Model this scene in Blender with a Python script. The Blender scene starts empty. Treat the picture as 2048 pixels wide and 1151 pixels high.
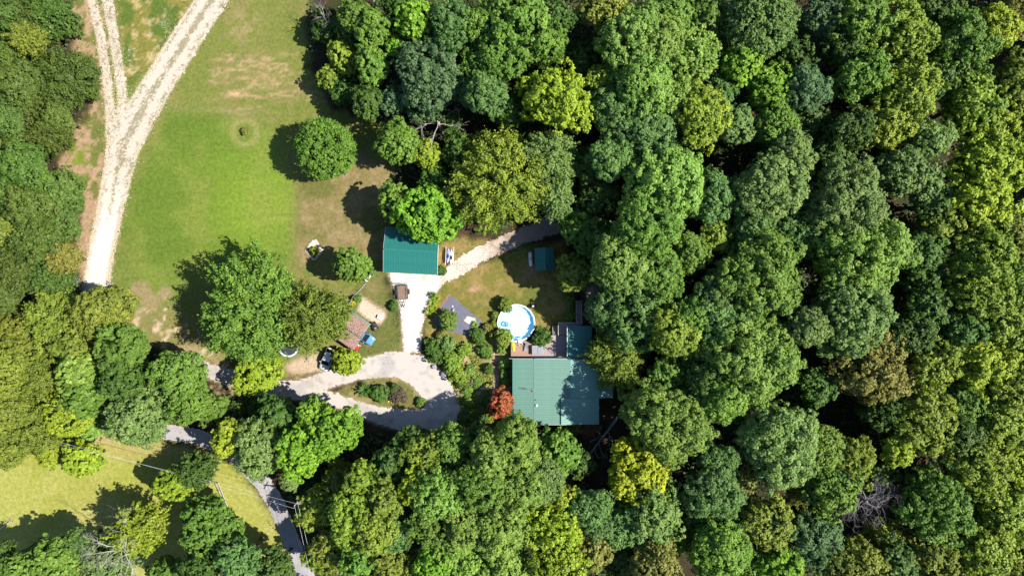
import bpy, bmesh, math, random
import numpy as np
from mathutils import Vector, Matrix

# ------------------------------------------------------------------ camera, sky, sun, exposure
S = bpy.context.scene
COL = S.collection
CAM_H = 128.0            # flying height, metres
PPM = 2048 / 192.0       # photograph pixels per metre on the ground

cam_d = bpy.data.cameras.new('camera')
cam_d.sensor_width = 36.0
cam_d.lens = 36.0 * CAM_H / 192.0
cam_d.clip_end = 4000.0
cam = bpy.data.objects.new('camera', cam_d)
cam.location = (0, 0, CAM_H)
COL.objects.link(cam)
S.camera = cam

SUN_EL = math.radians(47.0)
SUN_AZ = math.radians(-5.0)      # direction to the sun, counted from +x (east) towards +y
world = bpy.data.worlds.new("World")
S.world = world
world.use_nodes = True
wn = world.node_tree.nodes
wl = world.node_tree.links
wn.clear()
sky = wn.new('ShaderNodeTexSky')
sky.sky_type = 'NISHITA'
sky.sun_disc = False
sky.sun_elevation = SUN_EL
sky.sun_rotation = math.pi / 2 - SUN_AZ
sky.ozone_density = 3.0
sky.dust_density = 0.4
bg = wn.new('ShaderNodeBackground')
bg.inputs['Strength'].default_value = 0.09
wo = wn.new('ShaderNodeOutputWorld')
wl.new(sky.outputs[0], bg.inputs[0])
wl.new(bg.outputs[0], wo.inputs[0])

sun_d = bpy.data.lights.new('sun', 'SUN')
sun_d.energy = 5.0
sun_d.angle = math.radians(0.53)
sun_d.color = (1.0, 0.96, 0.88)
sun = bpy.data.objects.new('sun', sun_d)
to_sun = Vector((math.cos(SUN_EL) * math.cos(SUN_AZ), math.cos(SUN_EL) * math.sin(SUN_AZ), math.sin(SUN_EL)))
sun.rotation_euler = to_sun.to_track_quat('Z', 'Y').to_euler()
sun.location = (60, 0, 90)
COL.objects.link(sun)

S.view_settings.view_transform = 'Standard'
S.view_settings.look = 'None'
S.view_settings.exposure = 1.22
S.view_settings.gamma = 1.0
S.view_settings.use_curve_mapping = False
S.cycles.max_bounces = 6
S.cycles.transparent_max_bounces = 8

# ------------------------------------------------------------------ helpers
def W(px, py, z=0.0):
    """a point of the photograph at height z, as a place in the scene"""
    f = (CAM_H - z) / CAM_H / PPM
    return Vector(((px - 1024.0) * f, (575.5 - py) * f, z))

def tag(o, label=None, cat=None, group=None, kind=None):
    if label: o['label'] = label
    if cat: o['category'] = cat
    if group: o['group'] = group
    if kind: o['kind'] = kind
    return o

def thing(name, label, cat, loc=(0, 0, 0), rotz=0.0, group=None):
    o = bpy.data.objects.new(name, None)
    o.empty_display_size = 0.3
    COL.objects.link(o)
    o.location = loc
    o.rotation_euler = (0, 0, rotz)
    return tag(o, label, cat, group)

class MB:
    def __init__(self):
        self.v = []; self.f = []
    def add(self, vs, fs):
        b = len(self.v)
        self.v += [tuple(p) for p in vs]
        self.f += [tuple(i + b for i in f) for f in fs]
        return self
    def box(self, c, s, rz=0.0, rx=0.0, ry=0.0):
        R = Matrix.Rotation(rz, 3, 'Z') @ Matrix.Rotation(ry, 3, 'Y') @ Matrix.Rotation(rx, 3, 'X')
        vs = []
        for dz in (-.5, .5):
            for dx, dy in ((-.5, -.5), (.5, -.5), (.5, .5), (-.5, .5)):
                vs.append(Vector(c) + R @ Vector((dx * s[0], dy * s[1], dz * s[2])))
        return self.add(vs, [(3, 2, 1, 0), (4, 5, 6, 7), (0, 1, 5, 4), (1, 2, 6, 5), (2, 3, 7, 6), (3, 0, 4, 7)])
    def tube(self, p0, p1, r0, r1=None, n=8, caps=True):
        r1 = r0 if r1 is None else r1
        p0 = Vector(p0); p1 = Vector(p1)
        d = (p1 - p0)
        if d.length < 1e-6: return self
        d.normalize()
        a = d.orthogonal().normalized(); b = d.cross(a)
        vs = []
        for p, r in ((p0, r0), (p1, r1)):
            for i in range(n):
                t = 2 * math.pi * i / n
                vs.append(p + a * (r * math.cos(t)) + b * (r * math.sin(t)))
        fs = [(i, (i + 1) % n, n + (i + 1) % n, n + i) for i in range(n)]
        if caps:
            fs += [tuple(reversed(range(n))), tuple(range(n, 2 * n))]
        return self.add(vs, fs)
    def path(self, pts, r, n=6):
        for i in range(len(pts) - 1):
            self.tube(pts[i], pts[i + 1], r if not hasattr(r, '__len__') else r[i], r if not hasattr(r, '__len__') else r[i + 1], n)
        return self
    def lathe(self, prof, n=24, c=(0, 0, 0)):
        """prof: list of (r, z)"""
        vs = []; fs = []
        m = len(prof)
        for i in range(n):
            t = 2 * math.pi * i / n
            for r, z in prof:
                vs.append((c[0] + r * math.cos(t), c[1] + r * math.sin(t), c[2] + z))
        for i in range(n):
            j = (i + 1) % n
            for k in range(m - 1):
                fs.append((i * m + k, j * m + k, j * m + k + 1, i * m + k + 1))
        return self.add(vs, fs)
    def loft(self, rings, closed=True, caps=True):
        n = len(rings[0]); vs = []; fs = []
        for r in rings: vs += list(r)
        for k in range(len(rings) - 1):
            for i in range(n if closed else n - 1):
                j = (i + 1) % n
                fs.append((k * n + i, k * n + j, (k + 1) * n + j, (k + 1) * n + i))
        if caps:
            fs.append(tuple(reversed(range(n))))
            fs.append(tuple(range((len(rings) - 1) * n, len(rings) * n)))
        return self.add(vs, fs)
    def mesh(self, name, smooth=False):
        me = bpy.data.meshes.new(name)
        me.from_pydata(self.v, [], self.f)
        if smooth:
            me.polygons.foreach_set('use_smooth', [True] * len(me.polygons))
        me.update()
        return me

def obj(name, mb, mat, parent=None, smooth=False, bevel=0.0, loc=None, rotz=0.0):
    me = mb if isinstance(mb, bpy.types.Mesh) else mb.mesh(name, smooth)
    if mat is not None and not me.materials: me.materials.append(mat)
    o = bpy.data.objects.new(name, me)
    COL.objects.link(o)
    if parent: o.parent = parent
    if loc is not None: o.location = loc
    if rotz: o.rotation_euler = (0, 0, rotz)
    if bevel > 0:
        m = o.modifiers.new('bevel', 'BEVEL'); m.width = bevel; m.segments = 2; m.limit_method = 'ANGLE'
    return o

def copy_tree(o, parent=None):
    c = o.copy(); COL.objects.link(c)
    if parent is not None: c.parent = parent
    for ch in list(o.children): copy_tree(ch, c)
    return c

# value noise ------------------------------------------------------
_tab = np.random.RandomState(7).rand(256, 256)
def vn(x, y, seed=0):
    x = x + seed * 17.31; y = y + seed * 9.77
    xi = np.floor(x).astype(int); yi = np.floor(y).astype(int)
    fx = x - xi; fy = y - yi
    fx = fx * fx * (3 - 2 * fx); fy = fy * fy * (3 - 2 * fy)
    g = lambda a, b: _tab[a & 255, b & 255]
    return (g(xi, yi) * (1 - fx) + g(xi + 1, yi) * fx) * (1 - fy) + (g(xi, yi + 1) * (1 - fx) + g(xi + 1, yi + 1) * fx) * fy
def fbm(x, y, seed=0, octv=4):
    s = 0; a = 0.5; t = 0
    for k in range(octv):
        s = s + a * vn(x * 2 ** k, y * 2 ** k, seed + k); t += a; a *= 0.55
    return s / t
def sstep(a, b, x):
    t = np.clip((x - a) / (b - a), 0, 1)
    return t * t * (3 - 2 * t)
def sd_poly(X, Y, P):
    """distance to the outline of P, positive inside"""
    d = np.full(X.shape, 1e9); ins = np.zeros(X.shape, bool)
    n = len(P)
    for i in range(n):
        x0, y0 = P[i]; x1, y1 = P[(i + 1) % n]
        ex, ey = x1 - x0, y1 - y0
        t = np.clip(((X - x0) * ex + (Y - y0) * ey) / (ex * ex + ey * ey + 1e-9), 0, 1)
        d = np.minimum(d, np.hypot(X - x0 - t * ex, Y - y0 - t * ey))
        c = ((y0 <= Y) & (Y < y1)) | ((y1 <= Y) & (Y < y0))
        xin = x0 + (Y - y0) * ex / (ey if abs(ey) > 1e-9 else 1e-9)
        ins ^= c & (X < xin)
    return np.where(ins, d, -d)
def sd_line(X, Y, L):
    """L: (x, y, half width); positive inside"""
    best = np.full(X.shape, -1e9)
    for (x0, y0, w0), (x1, y1, w1) in zip(L[:-1], L[1:]):
        ex, ey = x1 - x0, y1 - y0
        t = np.clip(((X - x0) * ex + (Y - y0) * ey) / (ex * ex + ey * ey + 1e-9), 0, 1)
        best = np.maximum(best, w0 + (w1 - w0) * t - np.hypot(X - x0 - t * ex, Y - y0 - t * ey))
    return best

# ------------------------------------------------------------------ materials
def mat_new(name):
    m = bpy.data.materials.new(name); m.use_nodes = True
    nt = m.node_tree
    for n in list(nt.nodes): nt.nodes.remove(n)
    out = nt.nodes.new('ShaderNodeOutputMaterial')
    return m, nt, out

def mat(name, col, rough=0.6, metal=0.0, var=0.18, scale=3.0, bump=0.0, bscale=20.0, spec=0.5, coat=0.0, stretch=None, col2=None):
    col = tuple(c * 0.74 for c in col)
    m, nt, out = mat_new(name)
    N = nt.nodes; L = nt.links
    p = N.new('ShaderNodeBsdfPrincipled')
    L.new(p.outputs[0], out.inputs[0])
    p.inputs['Roughness'].default_value = rough
    p.inputs['Metallic'].default_value = metal
    p.inputs['Specular IOR Level'].default_value = spec
    p.inputs['Coat Weight'].default_value = coat
    tc = N.new('ShaderNodeTexCoord')
    mp = N.new('ShaderNodeMapping')
    L.new(tc.outputs['Object'], mp.inputs[0])
    if stretch: mp.inputs['Scale'].default_value = stretch
    nz = N.new('ShaderNodeTexNoise')
    nz.inputs['Scale'].default_value = scale
    nz.inputs['Detail'].default_value = 6
    nz.inputs['Roughness'].default_value = 0.65
    L.new(mp.outputs[0], nz.inputs['Vector'])
    mx = N.new('ShaderNodeMix'); mx.data_type = 'RGBA'
    a = tuple(c * (1 - var) for c in col); b = tuple(min(1, c * (1 + var)) for c in col)
    if col2: a = col2; b = col
    mx.inputs[6].default_value = (*a, 1); mx.inputs[7].default_value = (*b, 1)
    rp = N.new('ShaderNodeMapRange')
    rp.inputs[1].default_value = 0.3; rp.inputs[2].default_value = 0.7
    L.new(nz.outputs[0], rp.inputs[0]); L.new(rp.outputs[0], mx.inputs[0])
    L.new(mx.outputs[2], p.inputs['Base Color'])
    if bump > 0:
        n2 = N.new('ShaderNodeTexNoise'); n2.inputs['Scale'].default_value = bscale; n2.inputs['Detail'].default_value = 5
        L.new(mp.outputs[0], n2.inputs['Vector'])
        bp = N.new('ShaderNodeBump'); bp.inputs['Strength'].default_value = bump; bp.inputs['Distance'].default_value = 0.05
        L.new(n2.outputs[0], bp.inputs['Height']); L.new(bp.outputs[0], p.inputs['Normal'])
    return m

def foliage_mat(name):
    """leaf colour comes from each plant's own object colour, varied spray by spray"""
    m, nt, out = mat_new(name)
    N = nt.nodes; L = nt.links
    oi = N.new('ShaderNodeObjectInfo')
    at = N.new('ShaderNodeAttribute'); at.attribute_name = 'var'
    hs = N.new('ShaderNodeHueSaturation')
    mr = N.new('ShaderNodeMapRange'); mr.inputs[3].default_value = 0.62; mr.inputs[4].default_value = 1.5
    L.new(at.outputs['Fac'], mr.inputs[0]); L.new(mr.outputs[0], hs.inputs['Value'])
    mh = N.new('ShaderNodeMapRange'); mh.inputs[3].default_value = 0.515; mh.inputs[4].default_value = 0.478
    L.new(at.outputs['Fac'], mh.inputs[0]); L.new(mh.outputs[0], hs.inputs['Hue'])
    L.new(oi.outputs['Color'], hs.inputs['Color'])
    p = N.new('ShaderNodeBsdfPrincipled')
    p.inputs['Roughness'].default_value = 0.55
    p.inputs['Specular IOR Level'].default_value = 0.2
    L.new(hs.outputs[0], p.inputs['Base Color'])
    tr = N.new('ShaderNodeBsdfTranslucent')
    br = N.new('ShaderNodeMix'); br.data_type = 'RGBA'; br.blend_type = 'MULTIPLY'
    br.inputs[0].default_value = 1.0; br.inputs[7].default_value = (1.25, 1.3, 0.6, 1)
    L.new(hs.outputs[0], br.inputs[6]); L.new(br.outputs[2], tr.inputs[0])
    ms = N.new('ShaderNodeMixShader'); ms.inputs[0].default_value = 0.24
    L.new(p.outputs[0], ms.inputs[1]); L.new(tr.outputs[0], ms.inputs[2])
    L.new(ms.outputs[0], out.inputs[0])
    return m

M = {}
M['leaf'] = foliage_mat('leaf')
M['bark'] = mat('bark', (0.11, 0.085, 0.06), 0.9, var=0.35, scale=6, bump=0.6, bscale=14, stretch=(1, 1, .25))
M['dead'] = mat('bleached_wood', (0.46, 0.41, 0.38), 0.85, var=0.25, scale=5)
M['deadgrey'] = mat('grey_dead_wood', (0.30, 0.26, 0.28), 0.85, var=0.25, scale=5)
M['teal'] = mat('teal_roof_metal', (0.016, 0.150, 0.128), 0.42, 0.0, var=0.10, scale=0.9, bump=0.05, bscale=4, spec=0.5)
M['pale_teal'] = mat('sheen_green_roof_metal', (0.100, 0.215, 0.168), 0.5, 0.0, var=0.07, scale=0.7, bump=0.05, bscale=4, spec=0.5)  # the sun's sheen on the teal metal is put into this pale base colour
M['porch_teal'] = mat('porch_roof_metal', (0.165, 0.335, 0.275), 0.5, 0.0, var=0.07, scale=0.7, bump=0.05, bscale=4, spec=0.5)
M['trim'] = mat('green_trim', (0.05, 0.22, 0.18), 0.45, var=0.08)
M['siding'] = mat('cream_siding', (0.55, 0.50, 0.42), 0.7, var=0.08, scale=2, bump=0.1)
M['white'] = mat('white_paint', (0.78, 0.78, 0.76), 0.5, var=0.05)
M['white_metal'] = mat('white_enamel', (0.80, 0.81, 0.82), 0.35, var=0.04)
M['glass'] = mat('dark_glass', (0.015, 0.02, 0.03), 0.08, var=0.1, spec=0.8)
M['black'] = mat('black_plastic', (0.018, 0.018, 0.02), 0.5, var=0.2)
M['rubber'] = mat('tyre_rubber', (0.02, 0.02, 0.02), 0.85, var=0.2)
M['steel'] = mat('galvanised_steel', (0.45, 0.46, 0.47), 0.4, 0.7, var=0.1)
M['dsteel'] = mat('dark_painted_steel', (0.05, 0.05, 0.06), 0.5, 0.2, var=0.15)
M['deck_red'] = mat('reddish_deck_board', (0.36, 0.215, 0.15), 0.75, var=0.28, scale=2.5, bump=0.2, stretch=(6, .6, 1))
M['deck_grey'] = mat('weathered_deck_board', (0.34, 0.27, 0.255), 0.8, var=0.25, scale=2.5, bump=0.2, stretch=(.6, 6, 1))
M['timber'] = mat('brown_timber', (0.21, 0.135, 0.095), 0.8, var=0.3, scale=3, bump=0.2)
M['timber_pale'] = mat('pale_timber', (0.50, 0.45, 0.40), 0.8, var=0.15, scale=3, bump=0.1)
M['soil'] = mat('garden_soil', (0.24, 0.14, 0.09), 0.95, var=0.3, scale=3, bump=0.5)
M['stone'] = mat('pale_stone', (0.55, 0.48, 0.41), 0.85, var=0.25, scale=4, bump=0.4)
M['brick'] = mat('red_brick', (0.42, 0.22, 0.15), 0.85, var=0.25, scale=4, bump=0.3)
M['liner'] = mat('pool_liner', (0.60, 1.02, 1.25), 0.45, var=0.06, scale=1.5)
M['cover'] = mat('spa_cover_vinyl', (0.26, 0.25, 0.27), 0.55, var=0.08)
M['yellow'] = mat('yellow_plastic', (0.72, 0.62, 0.03), 0.4, var=0.06)
M['blue_float'] = mat('blue_vinyl', (0.05, 0.30, 0.50), 0.4, var=0.06)
M['mint_float'] = mat('mint_vinyl', (0.30, 0.68, 0.55), 0.4, var=0.06)
M['kayak_blue'] = mat('blue_hull', (0.20, 0.22, 0.62), 0.35, var=0.06)
M['kayak_pale'] = mat('pale_blue_hull', (0.55, 0.60, 0.85), 0.35, var=0.06)
M['car_blue'] = mat('blue_car_paint', (0.13, 0.33, 0.62), 0.25, 0.2, var=0.04, coat=0.6)
M['car_white'] = mat('silver_white_car_paint', (0.62, 0.63, 0.64), 0.3, 0.1, var=0.04, coat=0.6)
M['car_red'] = mat('red_car_paint', (0.40, 0.035, 0.03), 0.3, 0.1, var=0.05, coat=0.5)
M['lamp'] = mat('lamp_lens', (0.7, 0.72, 0.75), 0.15, var=0.05)
M['tail'] = mat('tail_lens', (0.35, 0.01, 0.01), 0.2, var=0.05)
M['mat_black'] = mat('trampoline_mat', (0.025, 0.026, 0.035), 0.8, var=0.15)
M['litter'] = mat('fallen_leaves', (0.36, 0.225, 0.18), 0.9, var=0.45, scale=8)
M['weedmat'] = mat('weed_barrier_fabric', (0.115, 0.115, 0.155), 0.75, var=0.18, scale=1.2, bump=0.25, bscale=8, stretch=(1, 1, 1))
M['flower'] = mat('yellow_petals', (0.75, 0.45, 0.02), 0.6, var=0.2)
M['tank'] = mat('tank_paint', (0.66, 0.66, 0.68), 0.4, var=0.08)
M['copper'] = mat('rusty_metal', (0.30, 0.16, 0.09), 0.7, 0.2, var=0.3)
M['wire'] = mat('aluminium_wire', (0.72, 0.72, 0.74), 0.4, 0.3, var=0.05)

def water_mat():
    m, nt, out = mat_new('pool_water')
    N = nt.nodes; L = nt.links
    t = N.new('ShaderNodeBsdfTransparent'); t.inputs[0].default_value = (0.90, 0.98, 1.0, 1)
    g = N.new('ShaderNodeBsdfGlossy'); g.inputs['Roughness'].default_value = 0.06
    fr = N.new('ShaderNodeFresnel'); fr.inputs[0].default_value = 1.33
    nz = N.new('ShaderNodeTexNoise'); nz.inputs['Scale'].default_value = 1.8; nz.inputs['Detail'].default_value = 4
    tc = N.new('ShaderNodeTexCoord'); L.new(tc.outputs['Object'], nz.inputs['Vector'])
    bp = N.new('ShaderNodeBump'); bp.inputs['Strength'].default_value = 0.25; bp.inputs['Distance'].default_value = 0.08
    L.new(nz.outputs[0], bp.inputs['Height']); L.new(bp.outputs[0], g.inputs['Normal']); L.new(bp.outputs[0], fr.inputs['Normal'])
    ms = N.new('ShaderNodeMixShader'); L.new(fr.outputs[0], ms.inputs[0]); L.new(t.outputs[0], ms.inputs[1]); L.new(g.outputs[0], ms.inputs[2])
    L.new(ms.outputs[0], out.inputs[0])
    return m
M['water'] = water_mat()

def surface_mat(name, attr=True, col=(.3, .3, .3), grain=0.25, gscale=6.0, speck=None, bump=0.5, bscale=9.0, rough=0.95):
    """ground-like surface: base colour from the 'tone' attribute times fine grain; 'stony' scatters pale stones"""
    m, nt, out = mat_new(name)
    N = nt.nodes; L = nt.links
    p = N.new('ShaderNodeBsdfPrincipled'); p.inputs['Roughness'].default_value = rough
    p.inputs['Specular IOR Level'].default_value = 0.15
    L.new(p.outputs[0], out.inputs[0])
    tc = N.new('ShaderNodeTexCoord')
    base = N.new('ShaderNodeAttribute'); base.attribute_name = 'tone'
    n1 = N.new('ShaderNodeTexNoise'); n1.inputs['Scale'].default_value = gscale; n1.inputs['Detail'].default_value = 7; n1.inputs['Roughness'].default_value = 0.85
    L.new(tc.outputs['Object'], n1.inputs['Vector'])
    mr = N.new('ShaderNodeMapRange'); mr.inputs[1].default_value = 0.25; mr.inputs[2].default_value = 0.75
    mr.inputs[3].default_value = 1 - grain; mr.inputs[4].default_value = 1 + grain
    L.new(n1.outputs[0], mr.inputs[0])
    mu = N.new('ShaderNodeVectorMath'); mu.operation = 'SCALE'
    L.new(base.outputs['Color'], mu.inputs[0]); L.new(mr.outputs[0], mu.inputs['Scale'])
    last = mu.outputs[0]
    # stones showing through
    st = N.new('ShaderNodeAttribute'); st.attribute_name = 'stony'
    n2 = N.new('ShaderNodeTexNoise'); n2.inputs['Scale'].default_value = 4.5; n2.inputs['Detail'].default_value = 6; n2.inputs['Roughness'].default_value = 0.8
    L.new(tc.outputs['Object'], n2.inputs['Vector'])
    ad = N.new('ShaderNodeMath'); ad.operation = 'ADD'; L.new(st.outputs['Fac'], ad.inputs[0]); L.new(n2.outputs[0], ad.inputs[1])
    th = N.new('ShaderNodeMapRange'); th.inputs[1].default_value = 0.93; th.inputs[2].default_value = 1.05
    L.new(ad.outputs[0], th.inputs[0])
    mx = N.new('ShaderNodeMix'); mx.data_type = 'RGBA'
    L.new(th.outputs[0], mx.inputs[0]); L.new(last, mx.inputs[6]); mx.inputs[7].default_value = speck or (0.42, 0.35, 0.27, 1)
    L.new(mx.outputs[2], p.inputs['Base Color'])
    n3 = N.new('ShaderNodeTexNoise'); n3.inputs['Scale'].default_value = bscale; n3.inputs['Detail'].default_value = 4
    L.new(tc.outputs['Object'], n3.inputs['Vector'])
    bp = N.new('ShaderNodeBump'); bp.inputs['Strength'].default_value = bump; bp.inputs['Distance'].default_value = 0.06
    L.new(n3.outputs[0], bp.inputs['Height']); L.new(bp.outputs[0], p.inputs['Normal'])
    return m
M['ground'] = surface_mat('grass_and_soil', grain=0.55, gscale=1.5, bump=0.6)
M['gravel'] = surface_mat('white_gravel', grain=0.22, gscale=5.0, speck=(0.52, 0.47, 0.41, 1), bump=0.5, bscale=12)
M['pave'] = surface_mat('worn_pavement', grain=0.12, gscale=4.0, speck=(0.36, 0.35, 0.34, 1), bump=0.25, bscale=14)

# ------------------------------------------------------------------ ground, tracks and roads
TRACK_MAIN = [(455, -60, 26), (426, -5, 25), (364, 90, 26), (314, 170, 26), (276, 235, 29), (247, 290, 30), (236, 340, 25), (220, 420, 23), (203, 500, 22), (188, 596, 23)]
RUT_W = [(173, -60, 5), (183, -5, 5), (200, 70, 5), (211, 140, 5), (221, 225, 5.5), (226, 270, 12)]
RUT_E = [(205, -60, 5.5), (213, -5, 6), (225, 60, 5.5), (236, 130, 5.2), (246, 205, 6), (246, 260, 14)]
RUT_MID = [(193, -60, 12), (200, 0, 10), (216, 80, 8), (228, 190, 8), (236, 240, 8)]
PAD = [(774, 543), (873, 549), (890, 556), (881, 572), (866, 592), (850, 626), (842, 662), (839, 705), (806, 705), (804, 668), (801, 622), (790, 582)]
PINK = [(878, 556, 13), (905, 545, 14), (935, 524, 16), (985, 497, 15), (1040, 474, 15), (1095, 454, 18), (1150, 436, 20), (1200, 420, 18)]
LOOP_N = [(395, 734, 13), (450, 752, 16), (530, 780, 18), (600, 777, 16), (660, 758, 17), (720, 738, 20), (790, 728, 25), (838, 742, 30), (872, 780, 34), (888, 818, 32), (886, 838, 26)]
LOOP_S = [(590, 785, 14), (650, 793, 13), (700, 812, 13), (760, 832, 17), (820, 842, 22), (880, 836, 26)]
ROAD = [(-60, 742, 15.5), (60, 790, 15.5), (150, 825, 15.5), (225, 848, 15.5), (310, 860, 15.5), (395, 874, 15.5), (440, 893, 15.5), (482, 922, 15.5), (526, 966, 17), (550, 1005, 17), (568, 1047, 17), (586, 1093, 17), (612, 1155, 17), (640, 1220, 17)]
PATH_E = [(1188, 560, 7), (1180, 590, 8), (1170, 630, 8), (1168, 650, 7)]
MEADOW = [(140, -60), (630, -60), (612, 60), (622, 140), (668, 220), (760, 245), (790, 330), (790, 460), (770, 560), (800, 640), (803, 700), (700, 745), (560, 760), (395, 725), (320, 700), (255, 690), (230, 640), (160, 590), (150, 520), (160, 400), (120, 330), (150, 260), (190, 200), (150, 100)]
LAWN_SW = [(-60, 880), (210, 862), (330, 880), (440, 905), (480, 940), (540, 1020), (590, 1110), (600, 1150), (520, 1130), (420, 1180), (-60, 1180)]
YARD = [(870, 560), (940, 535), (1050, 490), (1130, 480), (1150, 560), (1150, 660), (1110, 690), (1020, 700), (1020, 850), (920, 850), (905, 790), (850, 700), (845, 650)]
NORTH_YARD = [(860, 500), (900, 470), (980, 480), (960, 510), (900, 545), (872, 550)]
ISLAND = [(662, 788), (700, 770), (760, 752), (800, 752), (832, 765), (850, 790), (849, 806), (820, 818), (760, 818), (710, 806)]

def px_of(x, y):
    return x * PPM + 1024.0, 575.5 - y * PPM

def sdf_gravel(X, Y):
    a = sd_line(X, Y, TRACK_MAIN)
    b = np.maximum(sd_line(X, Y, RUT_W), sd_line(X, Y, RUT_E))
    return np.maximum(a, b)
def sdf_pad(X, Y):
    return sd_poly(X, Y, PAD)
def sdf_loop(X, Y):
    return np.maximum(np.maximum(sd_line(X, Y, LOOP_N), sd_line(X, Y, LOOP_S)) , -1e9)

def attr_face(me, name, vals, kind='FLOAT', domain='POINT'):
    a = me.attributes.new(name, kind, domain)
    if kind == 'FLOAT': a.data.foreach_set('value', np.ascontiguousarray(vals, dtype=np.float32).ravel())
    else: a.data.foreach_set('color', np.ascontiguousarray(vals, dtype=np.float32).ravel())

def lerp(a, b, t):
    return a * (1 - t[..., None]) + np.array(b) * t[..., None]

def ground_tone(X, Y):
    n1 = fbm(X / 60, Y / 60, 1); n2 = fbm(X / 14, Y / 14, 5); n3 = fbm(X / 5, Y / 5, 9, 3); n4 = fbm(X / 150, Y / 150, 13, 3)
    rag = (n2 - .5) * 26 + (n3 - .5) * 12
    C = np.zeros(X.shape + (3,)) + np.array((0.040, 0.028, 0.016))
    C = lerp(C, (0.065, 0.042, 0.022), sstep(.45, .7, n2))
    C = lerp(C, (0.030, 0.045, 0.012), sstep(.5, .65, n1) * .7)
    # the field north of the lawn
    mead = sstep(-10, 12, sd_poly(X, Y, MEADOW) + rag)
    fld = np.zeros_like(C) + np.array((0.150, 0.165, 0.034))
    fld = lerp(fld, (0.195, 0.170, 0.055), sstep(.42, .62, n1) * .7)
    fld = lerp(fld, (0.105, 0.145, 0.024), sstep(.5, .75, n2) * .6)
    # rough ground between the two tracks
    tri = sstep(-6, 14, sd_poly(X, Y, [(215, -60), (430, -60), (395, 20), (330, 110), (270, 170), (252, 185), (236, 60)]) + rag * .4)
    f2 = np.zeros_like(C) + np.array((0.17, 0.155, 0.032))
    f2 = lerp(f2, (0.36, 0.28, 0.12), sstep(.50, .62, n2 * .6 + n3 * .4 + (.06 * np.exp(-((X - 262) / 22) ** 2 - ((Y - 135) / 28) ** 2))))
    f2 = lerp(f2, (0.085, 0.125, 0.02), sstep(.50, .62, fbm(X / 30, Y / 30, 21)))
    fld = lerp(fld, (0, 0, 0), tri) + f2 * tri[..., None]
    # west verge: tan edges and bright grass
    vg = sstep(6, -14, X - (222 - .06 * (Y - 240)) + rag * .3) * sstep(610, 560, Y)
    f3 = np.zeros_like(C) + np.array((0.125, 0.135, 0.030))
    f3 = lerp(f3, (0.16, 0.20, 0.024), np.exp(-((X - 150) / 28) ** 2 - ((Y - 320) / 46) ** 2))
    f3 = lerp(f3, (0.33, 0.22, 0.13), sstep(.50, .64, n2 + .22 * np.exp(-((X - 162) / 20) ** 2) * sstep(380, 470, Y) + .12 * np.exp(-((X - 140) / 25) ** 2) * sstep(140, 40, Y) + .10 * np.exp(-((X - 178) / 10) ** 2)))
    fld = fld * (1 - vg[..., None]) + f3 * vg[..., None]
    # lush mown lawn
    lw = sd_poly(X, Y, [(330, 212), (470, 232), (560, 262), (592, 380), (588, 545), (470, 560), (330, 640), (228, 640), (222, 560), (246, 440), (290, 300)])
    lush = sstep(-20, 26, lw + rag * 1.1)
    lc = np.zeros_like(C) + np.array((0.098, 0.150, 0.018))
    hot = np.exp(-((X - 520) / 120) ** 2 - ((Y - 420) / 130) ** 2)
    lc = lerp(lc, (0.150, 0.220, 0.022), np.clip(hot * 1.1, 0, 1))
    lc = lerp(lc, (0.185, 0.205, 0.040), sstep(.50, .72, n1) * .5)
    lc = lerp(lc, (0.14, 0.165, 0.035), sstep(90, 10, lw) * sstep(430, 560, Y) * .7)
    # mowing streaks
    st = fbm(X / 60 + Y / 9, Y / 90 - X / 300, 31, 3)
    lc = lc * (0.90 + .22 * st[..., None])
    fld = fld * (1 - lush[..., None]) + lc * lush[..., None]
    # mown strip north of the lawn
    stp = np.exp(-((Y - (214 + .06 * (X - 330))) / 9) ** 2) * sstep(310, 345, X) * sstep(560, 470, X)
    fld = lerp(fld, (0.155, 0.175, 0.048), stp * .55)
    ring = np.exp(-((np.hypot(X - 490, Y - 265) - 24) / 6) ** 2)
    fld = lerp(fld, (0.24, 0.225, 0.075), ring * .75)
    fld = lerp(fld, (0.115, 0.15, 0.028), sstep(20, 14, np.hypot(X - 490, Y - 265)) * .6)
    # dry streaks on the north field
    dry = sstep(.52, .66, fbm(X / 46, Y / 9, 41, 4) + .30 * np.exp(-((X - 530) / 75) ** 2 - ((Y - 158) / 34) ** 2) - .05) * sstep(395, 440, X) * sstep(250, 200, Y) * sstep(90, 120, Y)
    fine = sstep(.38, .60, fbm(X / 9, Y / 4, 43, 4))
    fld = lerp(fld, (0.36, 0.25, 0.13), dry * .75 * (.25 + .75 * fine))
    dry2 = np.exp(-(((X - 470) / 22) ** 2 + ((Y - 189) / 5) ** 2) * 1.2)
    fld = lerp(fld, (0.42, 0.27, 0.15), np.clip(dry2 * 1.2, 0, 1) * sstep(.3, .5, n3 + .15))
    fld = lerp(fld, (0.30, 0.22, 0.11), np.exp(-((X - 485) / 40) ** 2 - ((Y - 50) / 40) ** 2) * sstep(.45, .6, n2) * .7)
    # brownish unmown ground east of the lawn
    eb = sstep(-10, 20, sd_poly(X, Y, [(590, 352), (700, 330), (800, 300), (800, 560), (740, 560), (700, 500), (640, 520), (588, 545)]) + rag * .4)
    ec = np.zeros_like(C) + np.array((0.185, 0.152, 0.055))
    ec = lerp(ec, (0.245, 0.180, 0.085), sstep(.48, .66, n2))
    ec = lerp(ec, (0.125, 0.125, 0.032), sstep(.5, .66, n1))
    fld = fld * (1 - eb[..., None]) + ec * eb[..., None]
    # worn ground south-west of the lawn
    ws = sstep(-14, 26, sd_poly(X, Y, [(250, 640), (330, 585), (360, 640), (430, 690), (470, 750), (390, 735), (300, 705), (240, 690)]) + rag)
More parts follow.
